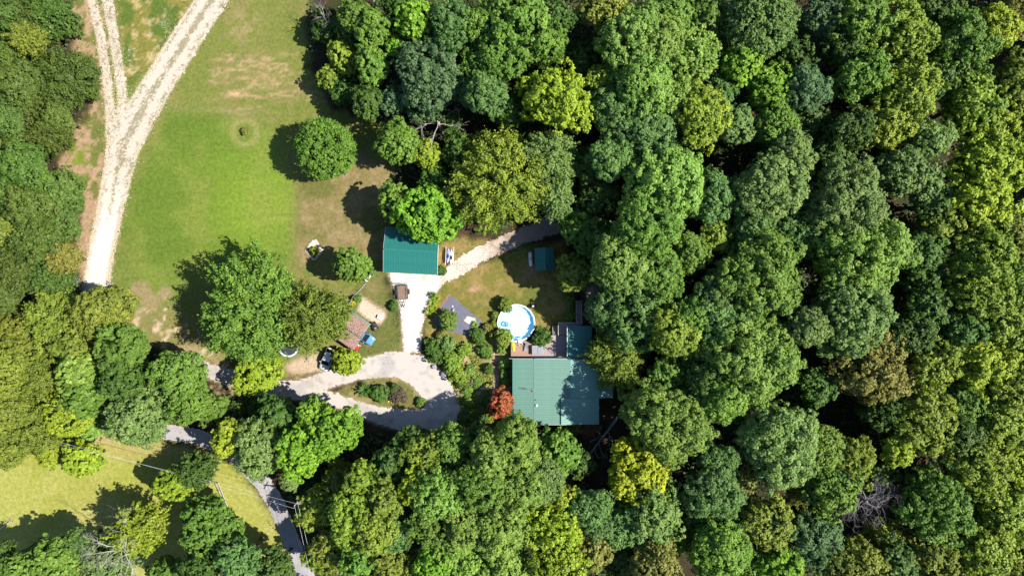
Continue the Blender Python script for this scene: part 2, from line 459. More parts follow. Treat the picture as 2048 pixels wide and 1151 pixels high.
    wc = np.zeros_like(C) + np.array((0.30, 0.215, 0.115))
    wc = lerp(wc, (0.18, 0.17, 0.055), sstep(.46, .60, n1))
    wc = lerp(wc, (0.47, 0.35, 0.23), sstep(.56, .70, n2))
    fld = fld * (1 - ws[..., None]) + wc * ws[..., None]
    for cx, cy, r in ((280, 585, 22), (303, 603, 15), (330, 585, 12)):
        fld = lerp(fld, (0.27, 0.20, 0.105), sstep(r + 7, r - 6, np.hypot(X - cx, Y - cy) + rag * .35) * .8)
    # grass round the carports and beside the gravel pad
    cg = sstep(-8, 10, sd_poly(X, Y, [(742, 545), (775, 548), (802, 620), (803, 690), (715, 738), (690, 700), (700, 600)]) + rag * .3)
    cc = np.zeros_like(C) + np.array((0.105, 0.120, 0.028))
    cc = lerp(cc, (0.22, 0.165, 0.07), np.exp(-((X - 745) / 18) ** 2 - ((Y - 575) / 22) ** 2) * .8)
    cc = lerp(cc, (0.15, 0.14, 0.04), sstep(.5, .65, n2) * .6)
    fld = fld * (1 - cg[..., None]) + cc * cg[..., None]
    # bare sand beside the carports, bare ground beside the trampoline
    sand = sstep(-2, 5, sd_poly(X, Y, [(722, 588), (748, 606), (772, 622), (774, 636), (762, 650), (742, 646), (712, 622)]) + rag * .22)
    fld = lerp(fld, (0.46, 0.345, 0.24), sand)
    fld = lerp(fld, (0.33, 0.23, 0.16), sand * sstep(.45, .62, n2))
    bare = sstep(-4, 12, sd_poly(X, Y, [(566, 730), (590, 712), (640, 700), (650, 735), (680, 745), (640, 752), (575, 762)]) + rag * .3)
    fld = lerp(fld, (0.40, 0.29, 0.185), bare)
    fld = lerp(fld, (0.20, 0.165, 0.06), bare * np.exp(-((Y - 752) / 7) ** 2))
    fld = lerp(fld, (0.30, 0.20, 0.13), np.exp(-((X - 710) / 24) ** 2 - ((Y - 330) / 40) ** 2) * sstep(.4, .6, n2))
    C = C * (1 - mead[..., None]) + fld * mead[..., None]
    # south-west lawn
    sw = sstep(-8, 12, sd_poly(X, Y, LAWN_SW) + rag * .6)
    sc = np.zeros_like(C) + np.array((0.300, 0.300, 0.068))
    sc = lerp(sc, (0.350, 0.315, 0.105), sstep(.45, .7, n4) * .75)
    sc = lerp(sc, (0.245, 0.255, 0.036), sstep(.45, .65, n1) * .6)
    sc = lerp(sc, (0.38, 0.28, 0.15), np.exp(-((X - 195) / 42) ** 2 - ((Y - 872) / 20) ** 2))
    sc = lerp(sc, (0.36, 0.27, 0.12), np.exp(-((Y - (905 - .02 * X)) / 18) ** 2) * sstep(200, 260, X) * .55)
    C = C * (1 - sw[..., None]) + sc * sw[..., None]
    # yards
    for P, k in ((YARD, 1), (NORTH_YARD, 2)):
        yd = sstep(-6, 10, sd_poly(X, Y, P) + rag * .3)
        yc = np.zeros_like(C) + np.array((0.165, 0.145, 0.032))
        yc = lerp(yc, (0.245, 0.180, 0.062), sstep(.46, .64, n2 + (.12 if k == 2 else 0)))
        yc = lerp(yc, (0.095, 0.120, 0.022), sstep(.50, .66, n1) * .8)
        C = C * (1 - yd[..., None]) + yc * yd[..., None]
    C = lerp(C, (0.42, 0.235, 0.15), np.exp(-(((X - 948) + (Y - 578) * .5) / 11) ** 2 - ((Y - 578) / 7) ** 2) * .9)
    C = lerp(C, (0.30, 0.17, 0.11), np.exp(-((X - 1062) / 18) ** 2 - ((Y - 545) / 10) ** 2) * .7)
    # garden west of the house
    gd = sstep(-4, 8, sd_poly(X, Y, [(880, 700), (1012, 640), (1024, 700), (1022, 845), (920, 850), (912, 780)]) + rag * .25)
    gc = np.zeros_like(C) + np.array((0.200, 0.190, 0.048))
    gc = lerp(gc, (0.40, 0.28, 0.16), sstep(.46, .58, n2))
    gc = lerp(gc, (0.10, 0.15, 0.020), sstep(.52, .64, fbm(X / 22, Y / 22, 51)))
    C = C * (1 - gd[..., None]) + gc * gd[..., None]
    # island in the loop
    isl = sstep(-4, 5, sd_poly(X, Y, ISLAND) + rag * .15)
    ic = np.zeros_like(C) + np.array((0.135, 0.130, 0.036))
    ic = lerp(ic, (0.24, 0.19, 0.075), sstep(.5, .62, n2))
    C = C * (1 - isl[..., None]) + ic * isl[..., None]
    # leaf litter clearing by the house, verge south of the drive
    C = lerp(C, (0.20, 0.115, 0.055), sstep(.40, .58, n2) * np.exp(-((X - 1165) / 50) ** 2 - ((Y - 858) / 14) ** 2))
    vs = np.exp(-((Y - (775 + .12 * (X - 430))) / 15) ** 2) * sstep(390, 405, X) * sstep(620, 560, X)
    C = lerp(C, (0.34, 0.25, 0.13), vs * sstep(.38, .55, n2))
    C = lerp(C, (0.115, 0.095, 0.10), sstep(-4, 6, sd_line(X, Y, PATH_E) + rag * .2))
    C = lerp(C, (0.45, 0.33, 0.24), np.exp(-((X - 1184) / 11) ** 2 - ((Y - 582) / 12) ** 2))
    # stony fringes
    stone = np.maximum.reduce([
        .52 * sstep(-17, -1, sdf_gravel(X, Y)), .45 * sstep(-9, 0, sdf_pad(X, Y)),
        .42 * sstep(-8, 0, sd_line(X, Y, PINK)), .36 * sstep(-8, 0, sdf_loop(X, Y)) * (1 - isl * .6),
        .42 * tri * sstep(.52, .70, n2), .40 * np.exp(-((X - 335) / 18) ** 2 - ((Y - 45) / 36) ** 2) * tri,
        .44 * bare, .50 * sand, .30 * ws])
    fr = sstep(-9, 1, sdf_gravel(X, Y)) * .75
    C = lerp(C, (0.33, 0.235, 0.13), fr * sstep(.36, .6, n3))
    C = lerp(C, (0.33, 0.25, 0.16), sstep(-6, 1, np.maximum(sdf_loop(X, Y), sdf_pad(X, Y))) * .6)
    return np.clip(C * 0.72, 0.004, 1), stone

def grid_axis(lo, hi, step, far):
    a = np.arange(lo, hi + step / 2, step)
    k = np.cumsum(2.0 * 1.35 ** np.arange(1, 17))
    k = k / k[-1] * far
    return np.concatenate([(lo - k)[::-1], a, hi + k])

def make_ground():
    xs = grid_axis(-108, 108, 0.40, 900); ys = grid_axis(-64, 64, 0.40, 900)
    X, Y = np.meshgrid(xs, ys)
    PX, PY = px_of(X, Y)
    C, st = ground_tone(PX, PY)
    Z = (fbm(X / 3.0, Y / 3.0, 77) - .5) * 0.05 - 0.03
    nx, ny = len(xs), len(ys)
    co = np.stack([X, Y, Z], -1).reshape(-1, 3)
    idx = np.arange(nx * ny).reshape(ny, nx)
    q = np.stack([idx[:-1, :-1], idx[:-1, 1:], idx[1:, 1:], idx[1:, :-1]], -1).reshape(-1, 4)
    me = np_mesh('ground', co, q)
    attr_face(me, 'tone', np.concatenate([C.reshape(-1, 3), np.ones((nx * ny, 1))], 1), 'FLOAT_COLOR')
    attr_face(me, 'stony', st)
    me.polygons.foreach_set('use_smooth', np.ones(len(q), bool))
    me.materials.append(M['ground'])
    o = bpy.data.objects.new('ground', me); COL.objects.link(o)
    return tag(o, 'grass field, lawns and brown woodland floor seen from above', kind='structure')

def np_mesh(name, co, q):
    me = bpy.data.meshes.new(name)
    n = len(q); k = q.shape[1]
    me.vertices.add(len(co)); me.vertices.foreach_set('co', np.ascontiguousarray(co, dtype=np.float32).ravel())
    me.loops.add(n * k); me.loops.foreach_set('vertex_index', np.ascontiguousarray(q, dtype=np.int32).ravel())
    me.polygons.add(n); me.polygons.foreach_set('loop_start', np.arange(0, n * k, k, dtype=np.int32))
    try: me.polygons.foreach_set('loop_total', np.full(n, k, dtype=np.int32))
    except Exception: pass
    me.update(calc_edges=True)
    return me

def make_sheet(name, label, sdf, tone_fn, material, z, box, step=0.2, rag=6.0, ragscale=6.0, seed=3, crown=0.0):
    """a road or track: ragged-edged sheet laid just above the ground"""
    x0, y1 = W(box[0], box[1])[:2]; x1, y0 = W(box[2], box[3])[:2]
    xs = np.arange(x0, x1, step); ys = np.arange(y0, y1, step)
    X, Y = np.meshgrid(xs, ys)
    PX, PY = px_of(X, Y)
    d = sdf(PX, PY)
    n = (fbm(PX / ragscale, PY / ragscale, seed, 4) - .5) * 2
    keep = (d + n * rag) > 0
    kf = keep[:-1, :-1]
    idx = np.arange(X.size).reshape(X.shape)
    q = np.stack([idx[:-1, :-1], idx[:-1, 1:], idx[1:, 1:], idx[1:, :-1]], -1)[kf]
    used = np.unique(q); remap = np.full(X.size, -1); remap[used] = np.arange(len(used))
    rs = np.random.RandomState(seed)
    co = np.stack([X + (rs.rand(*X.shape) - .5) * step * .6, Y + (rs.rand(*X.shape) - .5) * step * .6,
                   z + crown * np.clip(d, 0, 15) / 15 + X * 0], -1).reshape(-1, 3)[used]
    C, st = tone_fn(PX, PY, d)
    C = C * 0.66
    me = np_mesh(name, co, remap[q])
    attr_face(me, 'tone', np.concatenate([C.reshape(-1, 3)[used], np.ones((len(used), 1))], 1), 'FLOAT_COLOR')
    attr_face(me, 'stony', st.ravel()[used])
    me.materials.append(material)
    o = bpy.data.objects.new(name, me); COL.objects.link(o)
    return tag(o, label, kind='structure')

make_ground()

def tone_track(X, Y, d):
    n2 = fbm(X / 10, Y / 10, 5); n3 = fbm(X / 4, Y / 4, 9, 3); n1 = fbm(X / 30, Y / 30, 61)
    C = np.zeros(X.shape + (3,)) + np.array((0.56, 0.48, 0.385))
    C = lerp(C, (0.66, 0.61, 0.54), sstep(330, 480, Y) * .9)
    C = lerp(C, (0.21, 0.18, 0.095), sstep(.50, .60, fbm(X / 2.4, Y / 2.4, 63, 3) * .55 + n2 * .25 + n1 * .2 + .15 * np.exp(-((d - 26) / 6) ** 2) + .06 * np.exp(-((d - 3) / 4) ** 2) - .09 * np.exp(-((d - 13) / 5) ** 2) - .02) * (1 - .75 * sstep(380, 480, Y)) * .8)
    C = lerp(C, (0.30, 0.27, 0.17), np.exp(-(sd_line(X, Y, [(p[0] + 2, p[1], 0) for p in TRACK_MAIN]) / 5.0) ** 2) * sstep(.40, .6, n1) * sstep(330, 220, Y) * .6)
    C = lerp(C, (0.45, 0.31, 0.19), sstep(8, 1, d) * sstep(380, 470, Y) * sstep(195, 225, X + (Y - 500) * .17) * .8)
    return C, .20 + .22 * sstep(330, 480, Y) + .06 * sstep(3, 12, d)
make_sheet('gravel_track', 'white gravel farm track forking in a Y across the field', sdf_gravel, tone_track, M['gravel'], 0.012, (100, -60, 500, 620), rag=12, ragscale=9)

def tone_pad(X, Y, d):
    n2 = fbm(X / 10, Y / 10, 15); n3 = fbm(X / 4, Y / 4, 19, 3)
    C = np.zeros(X.shape + (3,)) + np.array((0.66, 0.61, 0.56))
    C = lerp(C, (0.46, 0.33, 0.24), np.exp(-((X - 847) / 6) ** 2 - ((Y - 556) / 8) ** 2) * .7)
    C = lerp(C, (0.48, 0.38, 0.29), sstep(7, 1, d) * sstep(.4, .6, n2))
    C = lerp(C, (0.46, 0.42, 0.37), sstep(.60, .72, n3) * .7)
    return C, .42 + 0 * X
make_sheet('gravel_driveway', 'bright white gravel apron between the garage and the loop', sdf_pad, tone_pad, M['gravel'], 0.020, (760, 530, 905, 720), rag=5, ragscale=6, seed=4)

def tone_pink(X, Y, d):
    n2 = fbm(X / 10, Y / 10, 25); n3 = fbm(X / 4, Y / 4, 29, 3)
    C = np.zeros(X.shape + (3,)) + np.array((0.50, 0.40, 0.33))
    C = lerp(C, (0.34, 0.25, 0.19), sstep(.48, .64, n2))
    C = lerp(C, (0.27, 0.215, 0.19), sstep(990, 1050, X) * .8)
    return C, .36 * sstep(1040, 960, X) + .12
make_sheet('dirt_lane', 'pinkish dirt lane curving from the gravel past the shed', lambda X, Y: sd_line(X, Y, PINK), tone_pink, M['gravel'], 0.010, (860, 400, 1220, 580), rag=6, ragscale=6, seed=5)

def tone_loop(X, Y, d):
    n1 = fbm(X / 50, Y / 50, 34); n2 = fbm(X / 12, Y / 12, 35); n3 = fbm(X / 4, Y / 4, 39, 3)
    C = np.zeros(X.shape + (3,)) + np.array((0.52, 0.47, 0.43))
    C = lerp(C, (0.37, 0.345, 0.335), sstep(.48, .66, n1) * .7)
    C = lerp(C, (0.54, 0.47, 0.41), sstep(8, 1, d) * .7)
    crack = np.abs(fbm(X / 30, Y / 22, 71, 4) - .5)
    C = lerp(C, (0.22, 0.20, 0.18), sstep(.012, .002, crack) * sstep(.45, .55, n1) * .8)
    C = lerp(C, (0.37, 0.30, 0.24), sstep(.58, .7, n2) * .5)
    return C, .14 + .18 * sstep(10, 2, d)
make_sheet('driveway', 'pale worn driveway looping round a grassy island', sdf_loop, tone_loop, M['pave'], 0.016, (370, 690, 940, 880), rag=4, ragscale=6, seed=6)

def tone_road(X, Y, d):
    n1 = fbm(X / 50, Y / 50, 44); n2 = fbm(X / 12, Y / 12, 45)
    C = np.zeros(X.shape + (3,)) + np.array((0.40, 0.375, 0.375))
    C = lerp(C, (0.32, 0.305, 0.31), sstep(.45, .66, n1))
    C = lerp(C, (0.34, 0.32, 0.315), np.exp(-((d - 6) / 2.5) ** 2) * .5)
    C = lerp(C, (0.46, 0.40, 0.35), sstep(3.4, .4, d) * .85)
    crack = np.abs(fbm(X / 30, Y / 22, 81, 4) - .5)
    C = lerp(C, (0.13, 0.12, 0.12), sstep(.010, .002, crack) * .6)
    return C, .05 + 0 * X
make_sheet('road', 'narrow grey lane crossing the south-west corner', lambda X, Y: sd_line(X, Y, ROAD), tone_road, M['pave'], 0.030, (-60, 700, 680, 1220), rag=1.6, ragscale=5, seed=8)

# ------------------------------------------------------------------ buildings
def ribbed_panel(width, length, nrib=3, rib_h=0.035, rib_w=0.05, th=0.03):
    """one roofing sheet: lies along +x (down the slope), width along y; origin at the middle of its upper edge"""
    prof = []
    for k in range(nrib):
        c = -width / 2 + width * (k + .5) / nrib
        prof += [(c - rib_w, 0), (c - rib_w * .5, rib_h), (c + rib_w * .5, rib_h), (c + rib_w, 0)]
    prof = [(-width / 2 + .004, 0)] + prof + [(width / 2 - .004, 0)]
    mb = MB(); n = len(prof)
    top0 = [(0, y, z) for y, z in prof]; top1 = [(length, y, z) for y, z in prof]
    bot0 = [(0, y, -th) for y, z in (prof[0], prof[-1])]; bot1 = [(length, y, -th) for y, z in (prof[0], prof[-1])]
    vs = top0 + top1 + bot0 + bot1
    fs = [(i, n + i, n + i + 1, i + 1) for i in range(n - 1)]
    a, b, c, d = 2 * n, 2 * n + 1, 2 * n + 2, 2 * n + 3
    fs += [(a, b, d, c), (0, a, c, n), (n - 1, 2 * n - 1, d, b), tuple(range(n)) + (b, a), tuple(reversed(range(n, 2 * n))) + (c, d)]
    return mb.add(vs, fs)

def roof_slope(roof, top, down, along, length_along, slope_len, z_drop, pan_w, m, rng, shade=0.0):
    """panels laid side by side; top: start corner of the upper edge (local), down / along: unit xy vectors"""
    n = max(1, round(length_along / pan_w)); w = length_along / n
    L = math.hypot(slope_len, z_drop)
    me = ribbed_panel(w, L).mesh('roof_panel'); me.materials.append(m)
    ang = math.atan2(down[1], down[0]); pitch = math.atan2(z_drop, slope_len)
    for i in range(n):
        o = bpy.data.objects.new('roof_panel', me); COL.objects.link(o); o.parent = roof
        t = (i + .5) * w
        o.location = (top[0] + along[0] * t, top[1] + along[1] * t, top[2] + rng.uniform(-.003, .003))
        o.rotation_euler = (0, pitch, ang)

def wall_box(parent, cx, cy, sx, sy, h, m, name='wall', th=0.15):
    obj(name, MB().box((cx, cy - sy / 2 + th / 2, h / 2), (sx, th, h)), m, parent)
    obj(name, MB().box((cx, cy + sy / 2 - th / 2, h / 2), (sx, th, h)), m, parent)
    obj(name, MB().box((cx - sx / 2 + th / 2, cy, h / 2), (th, sy - 2 * th - .004, h)), m, parent)
    obj(name, MB().box((cx + sx / 2 - th / 2, cy, h / 2), (th, sy - 2 * th - .004, h)), m, parent)

def window(parent, c, w, h, axis):
    """axis 'x': lies in a wall running along x"""
    d = 0.10
    mb = MB(); f = .07
    def bar(u, v, su, sv):
        if axis == 'x': mb.box((c[0] + u, c[1], c[2] + v), (su, d, sv))
        else: mb.box((c[0], c[1] + u, c[2] + v), (d, su, sv))
    bar(0, h / 2, w + f, f); bar(0, -h / 2, w + f, f); bar(-w / 2, 0, f, h - f); bar(w / 2, 0, f, h - f); bar(0, 0, f * .6, h - f)
    o = obj('window', mb, M['white'], parent)
    p = MB()
    if axis == 'x': p.box(c, (w - f, d * .4, h - f))
    else: p.box(c, (d * .4, w - f, h - f))
    obj('pane', p, M['glass'], o)
    return o

rngp = random.Random(5)

# --- the house ---------------------------------------------------
def build_house():
    o0 = W(1024, 715, 3.3); base = Vector((o0.x, o0.y, 0))
    t = thing('house', 'long low house under pale green ribbed metal roofs beside the pool', 'house', base)
    def Lc(px, py, z): return W(px, py, z) - base
    def slab_roof(name, x0, x1, y0, y1, zt, zb, m, west=False, pan=0.92):
        """falls from x0 (zt) to x1 (zb)"""
        a = Lc(x0, y1, zt); b = Lc(x0, y0, zt); c = Lc(x1, y1, zb)
        ln = b.y - a.y; run = abs(c.x - a.x)
        r = bpy.data.objects.new(name, None); COL.objects.link(r); r.parent = t
        if west: roof_slope(r, (a.x, b.y, zt), (-1, 0), (0, -1), ln, run, zt - zb, pan, m, rngp)
        else: roof_slope(r, (a.x, a.y, zt), (1, 0), (0, 1), ln, run, zt - zb, pan, m, rngp)
        return r, a, b, c
    ra, a, b, c = slab_roof('roof', 1069, 1141, 717, 849, 3.62, 3.30, M['pale_teal'])
    r2, a2, b2, c2 = slab_roof('roof', 1069, 1026, 717, 849, 3.62, 3.61, M['pale_teal'], west=True)
    obj('ridge_cap', MB().box((a.x, (a.y + b.y) / 2, 3.655), (.34, b.y - a.y + .06, .025)), M['pale_teal'], ra)
    # wall outline under the main roof
    x0 = Lc(1030, 720, 3).x; x1 = Lc(1139, 720, 3).x; y0 = Lc(1030, 844, 3).y; y1 = Lc(1030, 722, 3).y
    wall_box(t, (x0 + x1) / 2, (y0 + y1) / 2, x1 - x0, y1 - y0, 3.2, M['siding'])
    obj('fascia', MB().box((a.x + .6, b.y + .02, 3.38), (c.x - c2.x, .04, .2)), M['white'], t)
    obj('fascia', MB().box((a.x + .6, a.y - .02, 3.38), (c.x - c2.x, .04, .2)), M['white'], t)
    obj('gutter', MB().box((c2.x - .06, (a.y + b.y) / 2, 3.54), (.10, b.y - a.y, .10)), M['trim'], t)
    # east wing
    rb, a3, b3, c3 = slab_roof('roof', 1141.5, 1226, 718, 796, 3.24, 2.75, M['porch_teal'])
    ex0 = Lc(1143, 0, 3).x; ex1 = Lc(1220, 0, 3).x; ey0 = Lc(0, 792, 3).y; ey1 = Lc(0, 722, 3).y
    wall_box(t, (ex0 + ex1) / 2, (ey0 + ey1) / 2, ex1 - ex0, ey1 - ey0, 2.65, M['siding'])
    obj('flashing', MB().box((a3.x - .02, (a3.y + b3.y) / 2, 3.30), (.12, b3.y - a3.y, .05)), M['porch_teal'], rb)
    # south-east porch
    rc, a4, b4, c4 = slab_roof('porch_roof', 1123, 1198, 796, 849, 3.62, 3.12, M['porch_teal'])
    obj('flashing', MB().box((a4.x - .03, (a4.y + b4.y) / 2, 3.60), (.10, b4.y - a4.y, .14)), M['porch_teal'], rc)
    px0 = Lc(1143, 0, 3).x
    wall_box(t, (px0 + c4.x - .3) / 2, (a4.y + b4.y) / 2, c4.x - .3 - px0, b4.y - a4.y - .5, 2.98, M['siding'])
    # north wing
    rd, a5, b5, c5 = slab_roof('porch_roof', 1135, 1184, 651, 716, 3.05, 2.80, M['teal'])
    obj('gutter', MB().box((a5.x - .05, (a5.y + b5.y) / 2, 3.03), (.08, b5.y - a5.y, .10)), M['white_metal'], t)
    for yy in (a5.y + .3, (a5.y + b5.y) / 2, b5.y - .3):
        for xx in (a5.x + .3, c5.x - .3):
            obj('porch_post', MB().box((xx, yy, 1.36), (.14, .14, 2.72)), M['white'], t)
    # openings
    for k in range(3): window(t, (x0 + .005, y0 + 2.2 + 3.6 * k, 1.7), 1.3, 1.2, 'y')
    for k in range(2): window(t, (x0 + 3.0 + 4.2 * k, y0 + .005, 1.7), 1.4, 1.2, 'x')
    window(t, (ex1 - .005, (ey0 + ey1) / 2, 1.6), 1.4, 1.1, 'y')
    dr = obj('door', MB().box((x0 + 6.5, y1 + .004, 1.15), (.95, .09, 2.1)), M['white'], t)
    obj('handle', MB().tube((x0 + 6.85, y1 + .06, 1.1), (x0 + 6.85, y1 + .13, 1.1), .03), M['steel'], dr)
    # roof fittings: pipe vents, round vent cap, aerial with its bracket
    v = Lc(1073, 810, 3.62); obj('vent_cap', MB().lathe([(0.0, .34), (.20, .30), (.26, .20), (.26, .16), (.12, .14), (.12, -.1)], 16, v), M['white_metal'], t, smooth=True)
    v = Lc(1072, 799, 3.62); obj('vent_pipe', MB().tube((v.x, v.y, 3.5), (v.x, v.y, 4.0), .06), M['dsteel'], t)
    v = Lc(1066, 782, 3.62)
    obj('vent_pipe', MB().tube((v.x, v.y, 3.5), (v.x, v.y, 3.95), .09).box((v.x - .1, v.y + .15, 3.68), (.28, .5, .1), .4), M['copper'], t)
    v = Lc(1051, 776, 3.5)
    an = obj('aerial', MB().tube((v.x, v.y, 3.45), (v.x, v.y, 4.5), .03).tube((v.x - .45, v.y, 4.45), (v.x + .5, v.y, 4.45), .025)
        .tube((v.x - .4, v.y - .25, 4.45), (v.x - .4, v.y + .25, 4.45), .018).tube((v.x, v.y - .3, 4.45), (v.x, v.y + .3, 4.45), .018).tube((v.x + .4, v.y - .2, 4.45), (v.x + .4, v.y + .2, 4.45), .018), M['dsteel'], t)
    v2 = Lc(1028, 783, 3.5)
    obj('cable', MB().path([(v.x, v.y, 3.66), (v.x - 1.1, v.y - .35, 3.60), (v2.x, v2.y, 3.52)], .022), M['black'], an)
    return t
build_house()

# --- garage --------------------------------------------------------
def gable_building(name, label, cat, cpx, cpy, wid, dep, rot, eave, rise, m, ridge='x', pan=0.92, over=.35, wallm='siding'):
    c = W(cpx, cpy, eave + rise * .5); base = Vector((c.x, c.y, 0))
    t = thing(name, label, cat, base, rot)
    r = bpy.data.objects.new('roof', None); COL.objects.link(r); r.parent = t
    zr = eave + rise
    if ridge == 'x':
        roof_slope(r, (-wid / 2, 0, zr), (0, -1), (1, 0), wid, dep / 2, rise, pan, m, rngp)
        roof_slope(r, (wid / 2, 0, zr), (0, 1), (-1, 0), wid, dep / 2, rise, pan, m, rngp)
        obj('ridge_cap', MB().box((0, 0, zr + .03), (wid + .06, .3, .03)), m, r)
    else:
        roof_slope(r, (0, -dep / 2, zr), (1, 0), (0, 1), dep, wid / 2, rise, pan, m, rngp)
        roof_slope(r, (0, dep / 2, zr), (-1, 0), (0, -1), dep, wid / 2, rise, pan, m, rngp)
        obj('ridge_cap', MB().box((0, 0, zr + .03), (.3, dep + .06, .03)), m, r)
    sx, sy = wid - 2 * over, dep - 2 * over
    th = .15
    # walls, the gable ends rising to the ridge
    k = rise * (1 - 2 * over / (dep if ridge == 'x' else wid)); e = eave + rise - k - .05
    if ridge == 'x':
        for s in (-1, 1):
            obj('wall', MB().box((0, s * (sy / 2 - th / 2), e / 2), (sx - 2 * th - .004, th, e)), M[wallm], t)
            p = [(-sy / 2, 0), (sy / 2, 0), (sy / 2, e), (0, e + k), (-sy / 2, e)]
            x = s * (sx / 2 - th / 2)
            obj('wall', MB().loft([[(x - th / 2, a, b) for a, b in p], [(x + th / 2, a, b) for a, b in p]]), M[wallm], t)
            obj('barge_board', MB().loft([[(s * (wid / 2 + .012) - .02, a, b) for a, b in ((-dep / 2, eave - .16), (0, zr - .16), (dep / 2, eave - .16), (dep / 2, eave - .01), (0, zr - .01), (-dep / 2, eave - .01))],
                                          [(s * (wid / 2 + .012) + .02, a, b) for a, b in ((-dep / 2, eave - .16), (0, zr - .16), (dep / 2, eave - .16), (dep / 2, eave - .01), (0, zr - .01), (-dep / 2, eave - .01))]], caps=False), M['white'], t)
    else:
        for s in (-1, 1):
            obj('wall', MB().box((s * (sx / 2 - th / 2), 0, e / 2), (th, sy - 2 * th - .004, e)), M[wallm], t)
            p = [(-sx / 2, 0), (sx / 2, 0), (sx / 2, e), (0, e + k), (-sx / 2, e)]
            y = s * (sy / 2 - th / 2)
            obj('wall', MB().loft([[(a, y - th / 2, b) for a, b in p], [(a, y + th / 2, b) for a, b in p]]), M[wallm], t)
    return t, sx, sy

g, gx, gy = gable_building('garage', 'garage with a teal ribbed metal roof at the head of the gravel apron', 'garage', 822, 501, 9.9, 8.3, math.radians(-3.0), 3.0, 1.15, M['teal'])
for sgn in (-1, 1):
    d = obj('garage_door', MB().box((sgn * 2.2, -gy / 2 - .006, 1.2), (3.0, .06, 2.3)), M['white'], g)
    for k in range(3): obj('door_panel', MB().box((sgn * 2.2, -gy / 2 - .045, .55 + k * .62), (2.8, .02, .5)), M['white'], d)
window(g, (-gx / 2 - .005, 0.4, 1.7), 1.1, .9, 'y')

sh, sx_, sy_ = gable_building('shed', 'small square shed with a teal metal roof beside the white tank', 'shed', 1089, 518, 3.55, 4.15, math.radians(1.5), 2.3, .55, M['teal'], ridge='y', pan=.9, over=.2, wallm='timber')
d = obj('door', MB().box((-.3, -sy_ / 2 - .01, .98), (1.0, .06, 1.9)), M['timber_pale'], sh)
obj('handle', MB().box((.08, -sy_ / 2 - .07, 1.0), (.04, .05, .18)), M['steel'], d)

# carports ------------------------------------------------------------
def carport(name, label, c0, c1, wid, hgt, seed):
    """c0, c1: pixels of the two ends of the ridge line"""
    p0 = W(*c0, hgt); p1 = W(*c1, hgt)
    d = p1 - p0; L = d.length
    base = Vector(((p0.x + p1.x) / 2, (p0.y + p1.y) / 2, 0))
    t = thing(name, label, 'carport', base, math.atan2(d.y, d.x))
    prof = [(-wid / 2, hgt - .62), (-wid / 2 + .28, hgt - .22), (-wid * .2, hgt), (wid * .2, hgt), (wid / 2 - .28, hgt - .22), (wid / 2, hgt - .62)]
    roof = None
    n = max(3, round(L / .95))
    pts = [(y, z) for y, z in prof]
    r = bpy.data.objects.new('roof', None); COL.objects.link(r); r.parent = t
    for k in range(n):
        x0 = -L / 2 + L * k / n + .006; x1 = -L / 2 + L * (k + 1) / n - .006
        mb = MB()
        xs = [x0, x0 + .02, (x0 + x1) / 2 - .05, (x0 + x1) / 2, (x0 + x1) / 2 + .05, x1]
        up = [0.03, 0, 0, .03, 0, 0]
        rings = [[(x, y, z + u) for y, z in pts] + [(x, y, z - .03) for y, z in reversed(pts)] for x, u in zip(xs, up)]
        mb.loft(rings)
        obj('roof_panel', mb, M['trim'], r)
    for sx in (-1, 0, 1):
        for sy in (-1, 1):
            obj('post', MB().box((sx * (L / 2 - .25), sy * (wid / 2 - .12), (hgt - .5) / 2), (.07, .07, hgt - .5)), M['steel'], t)
    rs = np.random.RandomState(seed)
    m_ = 1500
    X = rs.uniform(-L / 2 + .15, L / 2 - .1, m_); Y = np.clip(rs.normal(0, wid * .27, m_), -wid / 2 + .18, wid / 2 - .18)
    Z = np.interp(Y, [p[0] for p in prof], [p[1] for p in prof]) + rs.uniform(.035, .09, m_)
    N = rs.normal(0, .35, (m_, 3)); N[:, 2] += 1
    me = leaf_mesh('fallen_leaves', np.stack([X, Y, Z], 1), N, rs.uniform(.12, .3, m_), rs.rand(m_), rs)
    me.materials.append(M['litter'])
    o = bpy.data.objects.new('fallen_leaves', me); COL.objects.link(o); o.parent = t; o['kind'] = 'stuff'
    return t

def leaf_mesh(name, Cc, N, s, var, rs, asp=1.25):
    N = N / (np.linalg.norm(N, axis=1, keepdims=True) + 1e-9)
    T = np.cross(N, rs.normal(size=N.shape)); T /= (np.linalg.norm(T, axis=1, keepdims=True) + 1e-9)
    B = np.cross(N, T)
    s = s[:, None]
    a = T * s * .5 * asp; b = B * s * .5; f = N * s * -.16
    co = np.stack([Cc - a, Cc + b + f * .9, Cc + a, Cc - b + f * .9], 1).reshape(-1, 3)
    q = np.arange(len(co)).reshape(-1, 4)
    me = np_mesh(name, co, q)
    attr_face(me, 'var', var, 'FLOAT', 'FACE')
    return me

carport('carport', 'arched green carport strewn with leaves, over the blue car', (693, 636), (731, 663), 3.3, 2.7, 3)
carport('carport', 'smaller arched green carport strewn with leaves, over the red car', (682, 668), (714, 690), 2.6, 2.5, 4)

